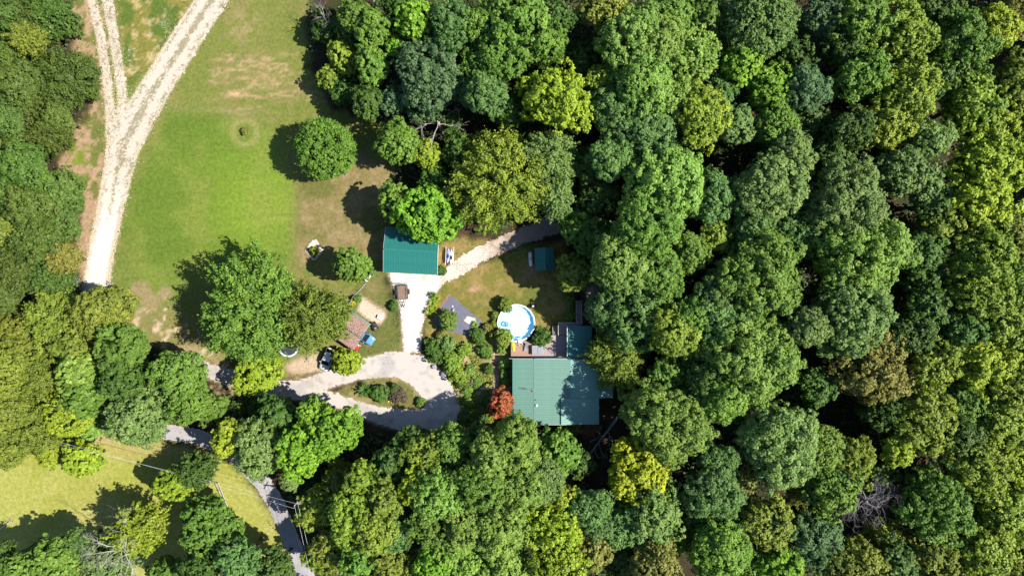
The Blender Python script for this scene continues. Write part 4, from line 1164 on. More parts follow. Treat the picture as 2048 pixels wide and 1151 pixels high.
# boulders beside the drive
def boulder(label, px, py, r, seed, m='stone', grp=None):
    rs = random.Random(seed); c = W(px, py)
    bm = bmesh.new(); bmesh.ops.create_icosphere(bm, subdivisions=2, radius=r)
    for v in bm.verts: v.co *= 1 + rs.uniform(-.16, .16); v.co.z *= .7
    me = bpy.data.meshes.new('boulder'); bm.to_mesh(me); bm.free(); me.materials.append(M[m])
    o = bpy.data.objects.new('boulder', me); COL.objects.link(o); o.location = (c.x, c.y, r * .35); tag(o, label, 'boulder', grp)
boulder('grey-blue boulder at the driveway edge under shrubs', 889, 746, .75, 1, 'cover')
boulder('small grey boulder at the driveway edge by the dark bushes', 868, 732, .5, 2, 'cover')
# stone-ringed planting in the field
c = W(628, 500); sr = thing('stone_ring', 'diamond of pale stones round a small shrub in the field', 'stone ring', (c.x, c.y, 0))
for k in range(22):
    a = 2 * math.pi * k / 22; u, v = math.cos(a), math.sin(a); q = 1 / (abs(u) / 1.5 + abs(v) / 2.0)
    rad = rngp.uniform(.2, .36)
    obj('stone', MB().lathe([(0, rad * .6), (rad * .6, rad * .5), (rad, rad * .1), (rad * .9, -.05)], 7), M['stone'], sr, loc=(u * q, v * q, 0), rotz=rngp.uniform(0, 3))
o = obj('pale_slab', MB().box((0.1, 1.35, .05), (1.3, .9, .10), rz=.6), M['stone'], sr)

# ------------------------------------------------------------------ trees
def unit(a):
    return a / (np.linalg.norm(a, axis=-1, keepdims=True) + 1e-9)

def crown_mesh(name, seed, r, rz, lobe, nsub, nleaf, leaf, style='C', zmin=-.72, fill=700):
    rs = np.random.RandomState(seed)
    area = 2 * math.pi * (1 - zmin) * r * (r + rz) / 2
    n = int(area / (math.pi * lobe * lobe * .62))
    k = np.arange(n) + .5
    z = 1 - (1 - zmin) * k / n
    th = k * 2.399963 + rs.uniform(0, 6.28)
    z = np.clip(z + rs.normal(0, .05, n), zmin, 1); th = th + rs.normal(0, .12, n)
    rad = np.sqrt(np.maximum(0, 1 - z * z))
    D = np.stack([rad * np.cos(th), rad * np.sin(th), z], 1)
    ph = rs.uniform(0, 6.28, 5)
    f = 1 + .13 * np.sin(2 * th + ph[0]) * rad + .12 * np.sin(3 * th + ph[1]) * rad + .07 * np.sin(5 * th + ph[2] + 3 * z) * rad + .06 * np.sin(7 * th + 5 * z + ph[3])
    lo = {'C': .76, 'L': .62, 'M': .72, 'F': .74, 'R': .93, 'S': .7}[style]
    if style == 'R': f = 1 + (f - 1) * .35
    f = f * rs.uniform(lo, 1.03, n)
    if style in ('L', 'F', 'M'):
        keep = rs.rand(n) > {'L': .16, 'F': .06, 'M': .06}[style]
        D, f = D[keep], f[keep]; n = len(D)
    P = D * f[:, None] * np.array([r - lobe * .7, r - lobe * .7, rz - lobe * .6])
    lr = lobe * rs.uniform(.70, 1.35, n)
    out = unit(D * np.array([1 / r, 1 / r, 1 / rz]) * r)
    # clumps over the outer side of every bough
    li = np.repeat(np.arange(n), nsub)
    d = unit(rs.normal(size=(len(li), 3)) + out[li] * .85 + np.array([0, 0, .35]))
    ext = lr[li] * rs.uniform(.72, 1.05, len(li))
    Q = P[li] + d * ext[:, None]
    if style == 'F':
        hor = unit(D[li] * np.array([1, 1, .25])); Q = Q + hor * (rs.uniform(-.9, .9, (len(li), 1)) * lr[li][:, None]) - np.array([0, 0, .25]) * lr[li][:, None]
    cv = rs.rand(n)[li] * .35 + rs.rand(len(li)) * .35
    sr = lobe * .36
    qi = np.repeat(np.arange(len(li)), nleaf)
    ball = {'C': .95, 'L': .70, 'M': .70, 'F': .45, 'R': .35}[style]
    ed = unit(rs.normal(size=(len(qi), 3)) + d[qi] * .55 + np.array([0, 0, .25]))
    e = ed * sr * rs.uniform(.75, 1.12, (len(qi), 1)) * ball + rs.normal(size=(len(qi), 3)) * sr * .58 * (1 - ball)
    if style == 'F': e = e + unit(D[li][qi] * np.array([1, 1, .15])) * rs.normal(0, sr * .8, (len(qi), 1))
    if style == 'R': e = e + out[li][qi] * np.abs(rs.normal(0, sr * .8, (len(qi), 1)))
    X = Q[qi] + e
    N = d[qi] * (.75 - .4 * ball) + ed * ball * .65 + rs.normal(size=X.shape) * (.46 - .16 * ball) + np.array([0, 0, .30])
    s = leaf * rs.uniform(.65, 1.4, len(X))
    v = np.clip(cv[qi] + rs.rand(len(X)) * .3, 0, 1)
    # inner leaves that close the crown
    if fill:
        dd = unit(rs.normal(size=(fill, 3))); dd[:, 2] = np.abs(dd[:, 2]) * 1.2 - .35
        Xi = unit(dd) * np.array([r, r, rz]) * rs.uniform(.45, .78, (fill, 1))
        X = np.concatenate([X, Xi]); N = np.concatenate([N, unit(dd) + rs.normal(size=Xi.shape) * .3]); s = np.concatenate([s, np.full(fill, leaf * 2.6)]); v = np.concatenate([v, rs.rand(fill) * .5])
    # bring the crown to its nominal size
    q97 = np.percentile(np.hypot(X[:, 0], X[:, 1]), 97); qz = np.percentile(X[:, 2], 99.5)
    X = X * np.array([r / q97, r / q97, rz / qz])
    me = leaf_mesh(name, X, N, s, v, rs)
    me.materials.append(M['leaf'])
    return me

def trunk_mesh(seed, limbs=6):
    """unit trunk: height 1 to the crown's middle, boughs reaching into the crown"""
    rs = random.Random(seed); mb = MB()
    pts = [(0, 0, 0), (.01, .005, .06), (.015 + rs.uniform(-.02, .02), rs.uniform(-.02, .02), .45), (rs.uniform(-.03, .03), rs.uniform(-.03, .03), .8), (rs.uniform(-.03, .03), rs.uniform(-.03, .03), 1.12)]
    mb.path(pts, [.034, .025, .02, .014, .006], 9)
    for k in range(limbs):
        a = 2 * math.pi * k / limbs + rs.uniform(-.4, .4); z0 = rs.uniform(.5, .9)
        l = rs.uniform(.20, .32)
        p1 = (l * .5 * math.cos(a), l * .5 * math.sin(a), z0 + .10); p2 = (l * math.cos(a + .2), l * math.sin(a + .2), z0 + rs.uniform(.16, .26))
        mb.path([(0, 0, z0), p1, p2], [.011, .008, .003], 6)
        mb.path([p1, (p1[0] * 1.5 + .03, p1[1] * 1.5 - .04, p1[2] + .1)], [.006, .002], 5)
    me = mb.mesh('trunk', True); me.materials.append(M['bark'])
    return me

TR = [trunk_mesh(100 + k) for k in range(4)]
# reference radius, meshes
CR = {
    'C': [(4.0, [crown_mesh('crown', 11, 4.0, 3.6, 1.10, 11, 14, .26, 'C')]),
          (6.2, [crown_mesh('crown', 12 + k, 6.2, 5.4, 1.38, 12, 15, .28, 'C') for k in range(2)]),
          (8.4, [crown_mesh('crown', 15 + k, 8.4, 6.8, 1.45, 12, 16, .29, 'C') for k in range(2)])],
    'L': [(3.2, [crown_mesh('crown', 21, 3.2, 3.0, .95, 10, 14, .28, 'L')]),
          (5.0, [crown_mesh('crown', 22 + k, 5.0, 4.6, 1.25, 11, 15, .30, 'L') for k in range(3)]),
          (7.0, [crown_mesh('crown', 26 + k, 7.0, 5.8, 1.42, 12, 15, .31, 'L') for k in range(2)])],
    'M': [(3.0, [crown_mesh('crown', 31, 3.0, 2.8, .85, 10, 14, .28, 'M')]),
          (6.0, [crown_mesh('crown', 32 + k, 6.0, 5.2, 1.20, 11, 15, .31, 'M') for k in range(2)])],
    'F': [(3.8, [crown_mesh('crown', 41, 3.8, 3.2, .90, 10, 14, .25, 'F')]),
          (6.5, [crown_mesh('crown', 42 + k, 6.5, 5.0, 1.15, 11, 15, .26, 'F') for k in range(2)]),
          (10.0, [crown_mesh('crown', 45, 10.0, 6.6, 1.35, 12, 16, .28, 'F')])],
    'R': [(5.6, [crown_mesh('crown', 51, 5.6, 4.8, .80, 10, 13, .22, 'R')])],
}
PAL = {   # leaf colours, with the yellow cast near the view's edges put into them
    'g': (0.092, 0.170, 0.022), 'b': (0.078, 0.152, 0.036), 'd': (0.056, 0.108, 0.017), 'y': (0.150, 0.215, 0.022),
    'Y': (0.30, 0.345, 0.016), 'l': (0.122, 0.245, 0.018), 'o': (0.132, 0.168, 0.022), 'k': (0.116, 0.184, 0.044),
    'p': (0.130, 0.215, 0.034), 'q': (0.066, 0.124, 0.042), 'r': (0.27, 0.088, 0.032), 'n': (0.150, 0.158, 0.030), 'z': (0.185, 0.252, 0.018),
    'v': (0.066, 0.100, 0.016), 'w': (0.142, 0.172, 0.022)}
CNAME = {'g': 'mid-green', 'b': 'blue-green', 'd': 'dark green', 'y': 'yellow-green', 'Y': 'yellow', 'l': 'bright green', 'o': 'olive', 'k': 'grey-green', 'p': 'pale green', 'q': 'dark blue-green', 'r': 'russet', 'n': 'brownish', 'z': 'golden-green', 'v': 'dark olive', 'w': 'yellowish olive'}
SNAME = {'C': 'billowy', 'L': 'loose-leaved', 'M': 'leafy', 'F': 'feathery', 'R': 'dense round'}

# px, py: middle of the crown in the photograph; r: crown radius in its pixels; style; colour; height of the tree (m), 0 = by size; label or None
T = [
 # north-west wood
 (28,42,58,'F','v',0,None),(98,34,52,'F','d',8.5,None),(130,158,64,'F','v',8.5,None),(55,80,32,'F','o',0,None),(36,166,46,'C','v',0,None),
 (10,240,42,'C','d',0,None),(62,205,44,'F','v',0,None),(116,240,32,'C','v',8.5,None),(95,275,38,'F','v',8.5,None),(28,288,46,'C','v',0,None),(10,118,36,'F','v',0,None),(-10,30,40,'F','d',0,None),
 (48,336,52,'C','d',0,None),(122,392,50,'C','d',8.5,None),(112,440,46,'C','d',8.5,None),(62,412,48,'C','v',0,None),(15,372,48,'C','d',0,None),(22,456,50,'F','o',0,None),
 (80,482,48,'F','v',0,None),(128,515,34,'F','n',8.5,None),(48,540,52,'F','v',0,None),(106,560,46,'F','d',8.5,None),(10,525,40,'F','v',0,None),(5,590,40,'C','v',0,None),
 # west wood
 (207,622,56,'C','o',13,None),(118,640,62,'F','w',0,None),(52,680,62,'L','o',0,None),(16,742,58,'C','w',0,None),(82,752,56,'F','o',0,None),(150,698,48,'L','o',0,None),
 (16,828,58,'C','w',0,None),(75,850,58,'F','o',0,None),(138,830,46,'M','z',12,None),(172,794,44,'M','g',13,None),(160,744,42,'M','p',13,None),(180,850,28,'M','p',8,None),
 (245,700,56,'M','g',14,None),(254,758,54,'L','d',14,None),(357,745,50,'M','g',14,None),(376,798,48,'M','g',13,None),(284,832,66,'C','k',14,None),(424,815,34,'L','g',9,None),(20,900,36,'F','w',9,None),
 (100,905,27,'M','z',7,'small golden-green tree at the lawn edge, the western of two neighbours'),(166,917,38,'M','z',9,'small golden-green tree standing on the lawn, the eastern of two neighbours'),
 # south-west lawn
 (347,966,38,'M','z',9,'golden-green tree beneath the power wires on the south-west lawn'),(393,938,38,'F','d',9,'dark feathery tree beneath the power wires by the rail fence'),
 (422,1055,60,'M','g',11,'mid-green leafy tree south of the rail fence'),(278,1056,52,'F','z',12,'golden-green tree beside the bare white limbs'),(212,1130,52,'F','k',10,None),
 (108,1122,44,'M','g',13,None),(48,1138,40,'M','g',13,None),(-8,1130,44,'F','d',13,None),(330,1142,32,'M','g',8,None),(478,1122,46,'C','b',14,None),(550,1136,40,'L','d',12,None),(400,1140,44,'L','d',12,None),(150,1090,34,'L','d',10,None),
 # round the carports and the drive
 (510,614,108,'F','g',16,'huge mid-green oak spreading west of the carports'),(629,634,71,'F','o',14,'broad olive oak pressed against the carports'),
 (706,532,37,'M','g',9,'small mid-green tree at the end of the pipe fence'),(515,745,47,'M','z',6.5,'golden-green tree overhanging the driveway'),(694,724,30,'M','z',5,'small golden-green tree over the silver-white car'),
 (650,298,60,'R','g',10,'lone dense round tree standing on the open field'),
 # south of the drive
 (462,872,40,'M','z',11,None),(520,895,60,'C','k',13,None),(668,862,56,'M','l',14,'bright green maple south of the driveway, nearer the loop'),(600,898,56,'M','l',14,'bright green maple south of the driveway, nearer the lane'),
 (555,832,42,'L','d',10,None),(625,830,34,'M','l',12,None),(577,962,20,'M','k',8,None),
 # southern wood
 (680,958,38,'L','o',9,None),(728,962,42,'L','y',14,None),(642,1012,48,'C','y',10,None),(706,1034,56,'C','y',16,None),(676,1090,50,'C','o',11,None),(642,1108,36,'L','y',9,None),(770,1000,42,'L','o',0,None),
 (755,1062,46,'C','y',0,None),(725,1116,42,'L','g',0,None),(782,1130,46,'C','o',0,None),(849,900,46,'L','y',14,None),(782,925,42,'L','d',13,None),(830,972,36,'L','z',0,None),(792,1066,38,'C','b',0,None),
 (905,892,46,'L','g',14,None),(880,985,60,'C','p',0,None),(930,1040,56,'C','p',0,None),(900,1098,52,'C','p',0,None),(848,1052,46,'L','g',0,None),(868,1132,46,'M','l',0,None),(826,880,34,'L','d',11,None),(960,872,30,'L','d',11,None),
 (1032,886,60,'C','p',18,None),(985,915,52,'C','p',0,None),(962,968,60,'C','g',0,None),(1042,972,62,'C','p',0,None),(1000,1050,66,'C','p',0,None),(930,1140,50,'L','p',0,None),(1012,1122,52,'C','p',0,None),
 (1084,962,46,'R','k',16,None),(1120,902,44,'M','g',12,None),(1160,925,30,'L','d',10,None),(1122,997,36,'L','z',15,None),(1108,1058,64,'L','z',0,None),(1118,1128,60,'L','z',0,None),(1190,1094,42,'L','n',0,None),(1182,1016,42,'C','b',0,None),(1204,1052,32,'C','b',0,None),
 (1278,948,64,'M','Y',16,'brilliant yellow tree in the southern wood'),(1335,843,80,'C','p',18.3,None),(1305,1028,64,'L','k',0,None),(1240,1052,46,'L','b',0,None),(1425,985,54,'C','b',0,None),(1440,1090,62,'C','g',0,None),(1530,1042,52,'L','o',0,None),
 (1310,1132,56,'L','n',0,None),(1440,922,36,'C','b',0,None),(1556,886,82,'C','k',21,None),(1486,956,28,'L','n',14,None),(1602,990,23,'F','n',15,None),(1340,1086,28,'M','l',13,None),(1505,1130,34,'C','g',0,None),(1560,1132,42,'M','l',0,None),
 (1625,1078,58,'C','q',0,None),(1658,972,58,'L','g',0,None),(1700,918,46,'L','y',0,None),(1640,898,44,'R','p',0,None),(1700,1130,62,'L','o',0,None),(1764,1064,32,'F','o',13,None),(1794,902,30,'M','z',16,None),
 (1870,1010,72,'L','g',0,None),(1832,868,52,'L','y',0,None),(1950,940,66,'L','y',0,None),(1978,880,46,'L','z',0,None),(2012,1020,56,'L','y',0,None),(1960,1092,62,'L','y',0,None),(1860,1112,52,'L','o',0,None),(2034,940,46,'L','z',0,None),(2040,1112,44,'L','o',0,None),
 (1920,872,44,'L','d',0,None),(1785,1116,42,'L','d',0,None),(1250,1120,40,'L','d',13,None),(1755,960,36,'L','d',12,None),(1400,1030,40,'L','d',14,None),
 # eastern wood
 (1737,735,76,'L','n',18,None),(1688,405,80,'C','k',21,None),(1722,512,88,'C','p',22,None),(1700,630,74,'C','k',21,None),(1515,556,92,'C','g',21,None),(1500,712,88,'C','p',21,None),(1616,655,40,'C','k',20,None),
 (1450,792,52,'C','g',18,None),(1438,640,52,'C','b',18,None),(1852,612,42,'L','d',0,None),(1866,720,54,'L','y',0,None),(1952,590,62,'L','y',0,None),(2004,645,56,'L','y',0,None),(1960,732,66,'L','z',0,None),(1842,826,60,'L','y',0,None),(2014,772,52,'L','y',0,None),
 (1925,665,46,'L','d',0,None),(1818,664,48,'L','d',0,None),(2004,842,52,'L','y',0,None),(1924,806,46,'L','g',0,None),(1770,826,44,'L','d',15,None),
 (1802,345,52,'L','k',18,None),(1850,372,36,'L','k',16,None),(1968,330,60,'L','z',0,None),(1952,402,62,'L','z',0,None),(2026,330,52,'L','z',0,None),(1880,460,50,'L','y',0,None),(1964,520,72,'L','y',0,None),(2026,470,48,'L','o',0,None),(1866,408,40,'L','d',0,None),(2034,560,44,'L','g',0,None),(1842,505,42,'L','d',0,None),(1850,556,38,'L','d',14,None),(2040,700,40,'L','o',0,None),
 (1800,70,66,'L','y',0,None),(1722,40,56,'L','g',0,None),(1920,88,66,'L','g',0,None),(1984,60,50,'L','z',0,None),(2034,36,44,'L','n',0,None),(1812,188,66,'L','y',0,None),(1722,150,56,'L','g',0,None),(1944,208,62,'L','y',0,None),(1984,258,46,'L','z',0,None),
 (2034,160,48,'L','o',0,None),(1770,250,52,'L','y',0,None),(1702,255,44,'L','d',0,None),(1862,278,40,'C','k',0,None),(1878,160,42,'L','d',0,None),(2040,240,40,'L','o',0,None),(1690,100,38,'L','d',15,None),(1650,36,44,'C','q',15,None),(1860,10,44,'L','d',0,None),
 # northern wood
 (1612,178,44,'C','q',18,'dark blue-green dome rising alone beside the black gap in the northern wood'),(1518,46,66,'R','k',20,None),(1410,38,42,'L','g',0,None),(1342,28,44,'C','g',0,None),(1482,126,42,'M','l',0,None),(1382,112,54,'L','p',0,None),(1318,90,54,'C','p',20,None),
 (1400,232,58,'L','y',19,None),(1466,250,38,'L','k',0,None),(1540,176,42,'M','l',0,None),(1552,246,48,'M','g',0,None),(1442,182,30,'C','b',14,None),(1338,200,48,'C','p',0,None),
 (1040,56,78,'M','g',20,None),(998,112,54,'C','g',0,None),(1094,92,44,'L','g',0,None),(1112,36,38,'L','d',0,None),(1114,196,76,'L','z',20,'tall golden-green tree with clustered leaves in the northern wood'),
 (1206,16,48,'L','o',0,None),(1264,84,68,'C','p',20,None),(1288,172,62,'C','p',20,None),(1204,160,34,'L','y',15,None),(1230,228,54,'C','b',0,None),(1292,272,58,'C','b',0,None),(974,190,42,'C','b',0,None),(1162,120,40,'L','d',12,None),(1020,225,36,'L','d',12,None),
 (858,158,76,'C','q',16,'broad blue-green dome beside the bleached snag'),(905,55,54,'C','b',17,None),(834,44,42,'M','l',15,None),(790,92,22,'M','l',11,None),(745,58,40,'M','g',13,None),(710,28,36,'L','g',12,None),(692,116,36,'M','y',8.5,None),
 (664,154,28,'M','y',6.5,None),(746,132,36,'M','g',12,None),(738,206,38,'L','d',11,None),(660,56,36,'L','d',6.5,None),(700,70,34,'L','d',8,None),(694,180,34,'L','d',6.5,None),(800,20,34,'L','d',12,None),(960,50,44,'C','g',0,None),(944,180,34,'C','b',13,None),(790,200,34,'L','q',11,None),(950,120,36,'L','g',14,None),
 # trees round the garage
 (797,286,46,'L','g',11,None),(856,312,32,'L','z',9,None),(906,240,20,'L','d',7,None),(1000,362,102,'F','y',17,'huge spreading tree overhanging the dirt lane north of the shed'),(1098,318,58,'F','k',15,None),(1110,395,38,'F','k',13,None),
 (856,428,66,'M','l',13,'bright green maple overhanging the garage roof'),(790,400,36,'M','g',10,None),(920,300,40,'L','d',10,None),(870,360,34,'L','d',8,None),
 (1156,455,36,'M','g',10,None),(1150,545,40,'L','o',10,None),(1335,364,74,'C','p',20,None),(1288,458,72,'C','g',20,None),(1242,528,60,'C','p',19,None),(1312,545,56,'C','g',18,None),(1222,318,44,'C','b',17,None),(1382,505,38,'C','g',15,None),
 (1430,395,50,'C','b',17,None),(1432,470,34,'L','y',14,None),(1200,392,44,'L','d',11,None),(1536,378,68,'C','k',20,None),(1506,446,42,'C','b',17,None),(1584,310,44,'C','k',18,None),(1588,466,44,'L','b',16,None),(1180,330,36,'L','d',12,None),(1195,480,40,'L','d',12,None),
 (1276,614,82,'C','b',15,None),(1352,664,54,'C','y',17,None),(1388,632,42,'C','g',17,None),(1340,742,38,'L','g',12,None),(1236,716,60,'F','o',9.8,'olive feathery tree with bare twigs overhanging the house roof'),(1432,590,44,'C','b',17,None),(1418,752,46,'C','d',16,None),(1208,610,34,'C','q',11,None),(1390,700,40,'L','d',13,None),(1470,600,44,'C','b',16,None),
 (1634,770,40,'L','d',14,None),(1660,310,40,'L','d',14,None),(1620,240,40,'L','d',13,None),(1590,110,44,'L','d',12,None),(1640,420,36,'C','b',16,None),(1560,300,34,'L','d',14,None),
 # small trees near the house
 (1003,806,30,'M','r',5.5,'russet-leaved small tree at the west wall of the house'),
]
ANCH = [('the house', 1110, 770), ('the garage', 822, 500), ('the shed', 1090, 518), ('the pool', 1032, 645), ('the yellow tree', 1278, 948), ('the tangled dead tree', 1745, 1010),
        ('the bleached snag', 862, 240), ('the lone round tree', 650, 298), ('the track fork', 235, 245), ('the utility pole', 605, 1000), ('the driveway loop', 770, 790), ('the dark blue-green dome', 1612, 178),
        ('the tall golden-green tree', 1114, 196), ('the carports', 708, 660), ('the white-limbed tree', 228, 1110), ('the paired lawn trees', 135, 912),
        ("the photo's north-east corner", 2048, 0), ("the photo's south-east corner", 2048, 1151), ("the photo's east edge middle", 2048, 575), ("the photo's north-west corner", 0, 0), ('the huge oak', 510, 612), ('the black woodland gap', 1600, 80)]
DIRS = ['east', 'north-east', 'north', 'north-west', 'west', 'south-west', 'south', 'south-east']
def auto_labels():
    keys = {}
    for i, (px, py, r, stl, c, h, lab) in enumerate(T):
        if lab: continue
        a = min(ANCH, key=lambda q: math.hypot(q[1] - px, q[2] - py))
        dx, dy = px - a[1], -(py - a[2])
        d8 = DIRS[int(round(math.atan2(dy, dx) / (math.pi / 4))) % 8]
        sz = 'small' if r < 34 else 'mid-sized' if r < 52 else 'broad' if r < 78 else 'huge'
        keys.setdefault((sz, c, stl, a[0], d8), []).append((math.hypot(dx, dy), i))
    out = {}
    ords = ['nearest', 'second nearest', 'third nearest', 'fourth nearest']
    for (sz, c, stl, a, d8), v in keys.items():
        v.sort()
        for n, (_, i) in enumerate(v):
            s = '%s %s %s tree' % (sz, CNAME[c], SNAME[stl])
            out[i] = s + (' %s of %s' % (d8, a) if len(v) == 1 else ', %s %s of %s' % (ords[n], d8, a))
    return out
AUTO = auto_labels()
def group_of(px, py):
    if px > 1120: return 'woodland trees east of the house'
    if py > 820 and px > 600: return 'woodland trees south of the driveway'
    if px > 640 and py < 480: return 'woodland trees north of the garage'
    if px < 470: return 'trees along the western edge'
    return 'trees around the yard'

rt = random.Random(77)
NP = np.random.RandomState(5)
for i, (px, py, rp, stl, c, h, lab) in enumerate(T):
    r = rp / PPM
    H = h or (12.5 + rp * .095 + rt.uniform(-1, 1))
    ref, meshes = min(CR[stl], key=lambda q: abs(math.log(q[0] / r)))
    if px < 270 and h == 0: H = min(H, rt.uniform(8.5, 14))
    zc = max(H - r * .80, H * .52)
    k = r * (1 - zc / CAM_H) / ref * (1.08 if px > 1120 else 1.0)
    kz = max(.55, min(1.25, (H - zc) / (ref * .83))) if stl != 'F' else max(.5, min(1.2, (H - zc) / (ref * .72)))
    p = W(px, py, zc)
    t = thing('broadleaf_tree' if stl != 'F' else 'oak_tree', lab or AUTO[i], 'tree', (p.x, p.y, 0), rt.uniform(0, 6.283), group_of(px, py))
    cr = bpy.data.objects.new('crown', rt.choice(meshes)); COL.objects.link(cr); cr.parent = t
    cr.location = (0, 0, zc); cr.scale = (k * rt.uniform(.95, 1.06), k * rt.uniform(.95, 1.06), kz)
    cr.rotation_euler = (rt.uniform(-.10, .10), rt.uniform(-.10, .10), 0)
    b = rt.uniform(.88, 1.12); col = [v * b * rt.uniform(.94, 1.06) for v in PAL[c]]
    cr.color = (*col, 1)
    tk = bpy.data.objects.new('trunk', rt.choice(TR)); COL.objects.link(tk); tk.parent = t
    w = max(r * 3.2, zc * .55) * rt.uniform(.8, 1.1)
    tk.scale = (w, w, zc)

# bare and dead trees ------------------------------------------------------------
def branch(mb, p, d, L, r, depth, rs, spread=.55, droop=0.0, curl=.25):
    q = p; n = 4; pts = [q]; dd = d.copy()
    for k in range(n):
        dd = (dd + Vector((rs.gauss(0, curl), rs.gauss(0, curl), rs.gauss(0, curl) * .6 - droop))).normalized()
        q = q + dd * (L / n); pts.append(q)
        if depth > 0 and k >= 1:
            for _ in range(rs.choice((1, 1, 2))):
                nd = (dd + Vector((rs.gauss(0, spread), rs.gauss(0, spread), rs.gauss(0, spread) * .7))).normalized()
                branch(mb, q, nd, L * rs.uniform(.45, .7), r * (1 - k / n * .5) * .55, depth - 1, rs, spread, droop, curl)
    mb.path([tuple(a) for a in pts], [r * (1 - .75 * i / n) for i in range(n + 1)], 5)

def bare_tree(label, px, py, h, rp, m, nl, seed, depth=3, elev=.35, base=None, cat='tree', droop=0.0, rb=.10, curl=.25):
    rs = random.Random(seed)
    top = W(px, py, h)
    t = thing('dead_tree', label, cat, (top.x, top.y, 0), 0)
    obj('trunk', MB().path([(0, 0, 0), (.1, .05, h * .4), (-.05, .1, h * .72), (0, 0, h * .9)], [.32, .25, .18, .10], 9), m, t)
    for k in range(nl):
        a = 2 * math.pi * k / nl + rs.uniform(-.35, .35); e = elev + rs.uniform(-.25, .3)
        d = Vector((math.cos(a) * math.cos(e), math.sin(a) * math.cos(e), math.sin(e)))
        mb = MB(); branch(mb, Vector((0, 0, h * rs.uniform(.66, .88))), d, rp / PPM * rs.uniform(.75, 1.05), rb, depth, rs, .55, droop, curl)
        obj('limb', mb, m, t)
    return t
bare_tree('white-limbed dead tree by the south lawn shadow', 226, 1108, 12.5, 56, M['dead'], 10, 3, 3, .30, rb=.075)
bare_tree('grey dead tree, a tangle of bare twigs in the eastern wood', 1745, 1008, 15.5, 46, M['deadgrey'], 13, 5, 4, .5, droop=.05, curl=.5, rb=.07)
bare_tree('bleached snag leaning out of the northern wood', 874, 240, 9.5, 44, M['dead'], 4, 9, 2, .1, rb=.075)
bare_tree('pale bare-branched treetop poking through the olive tree by the house', 1246, 692, 6.8, 30, M['dead'], 7, 12, 3, .3, rb=.05)
bare_tree('thin bare treetop showing at the field wood corner', 640, 22, 9.5, 24, M['deadgrey'], 5, 14, 2, .3, rb=.05)
bare_tree('bare grey treetop south of the tangled dead tree', 1770, 1072, 14.5, 22, M['deadgrey'], 6, 15, 2, .3, rb=.05)

def fallen(name, label, p0, p1, r, m, seed, nb=4):
    rs = random.Random(seed); a = W(*p0); b = W(*p1); t = thing(name, label, 'log', (a.x, a.y, r))
    d = b - a
    obj('stem', MB().path([(0, 0, 0), tuple(d * .4 + Vector((.15, .1, .05))), tuple(d * .75), tuple(d + Vector((0, 0, .5)))], [r, r * .85, r * .65, r * .3], 8), m, t)
    for k in range(nb):
        s = d * rs.uniform(.35, .95); e = Vector((-d.y, d.x, 0)).normalized() * rs.choice((-1, 1))
        mb = MB(); branch(mb, s, (e + d.normalized() * .8 + Vector((0, 0, .4))).normalized(), d.length * rs.uniform(.15, .35), r * .35, 1, rs)
        obj('limb', mb, m, t)
fallen('fallen_log', 'long grey fallen trunk lying in the dark gap by the house', (1236, 832), (1176, 910), .30, M['deadgrey'], 4)
fallen('fallen_branch', 'bleached forked branch lying on the lawn at the west edge', (-6, 1062), (28, 1036), .12, M['dead'], 6, 3)
c = W(160, 572, .5); bpile = thing('brush_pile', 'grey heap of cut brush where the farm track ends', 'brush pile', (c.x, c.y, 0))
rs_ = random.Random(8)
for k in range(14):
    a = rs_.uniform(0, 6.28); mb = MB(); branch(mb, Vector((rs_.uniform(-.8, .8), rs_.uniform(-.6, .6), rs_.uniform(.1, .7))), Vector((math.cos(a), math.sin(a), rs_.uniform(-.1, .3))), rs_.uniform(1, 1.8), .06, 1, rs_)
    obj('stick', mb, M['deadgrey'], bpile)

# ------------------------------------------------------------------ shrubs and garden plants
SH = {'b': [crown_mesh('foliage', 61 + k, 1.0, .85, .27, 7, 9, .13, 'C', -.1, 160) for k in range(3)],
      'l': [crown_mesh('foliage', 65 + k, 1.0, .9, .30, 7, 8, .17, 'L', -.2, 120) for k in range(2)]}
def blades(name, seed, n=70, L=1.0):
    rs = np.random.RandomState(seed); vs = []; fs = []; var = []
    for k in range(n):
        a = rs.uniform(0, 6.28); l = L * rs.uniform(.6, 1.1); w = .055; o = rs.uniform(0, .25); ao = rs.uniform(0, 6.28)
        d = np.array([math.cos(a), math.sin(a)]); e = np.array([-d[1], d[0]]) * w
        ox, oy = o * math.cos(ao), o * math.sin(ao); b = len(vs)
        for (u, z, ww) in ((0, 0, .6), (.25, .55, 1), (.65, .75, .9), (1.0, .55, .1)):
            vs.append((ox + d[0] * u * l - e[0] * ww, oy + d[1] * u * l - e[1] * ww, z * l)); vs.append((ox + d[0] * u * l + e[0] * ww, oy + d[1] * u * l + e[1] * ww, z * l))
        for s in range(3): fs.append((b + 2 * s, b + 2 * s + 1, b + 2 * s + 3, b + 2 * s + 2)); var.append(rs.rand())
    me = np_mesh(name, np.array(vs), np.array(fs)); attr_face(me, 'var', np.array(var), 'FLOAT', 'FACE'); me.materials.append(M['leaf']); return me
SH['s'] = [blades('foliage', 71, 60), blades('foliage', 72, 80)]
STEM = MB()
for k in range(5): STEM.tube((0, 0, 0), (.35 * math.cos(k * 1.26), .35 * math.sin(k * 1.26), .6), .035, .015, 5)
STEM = STEM.mesh('stem'); STEM.materials.append(M['bark'])
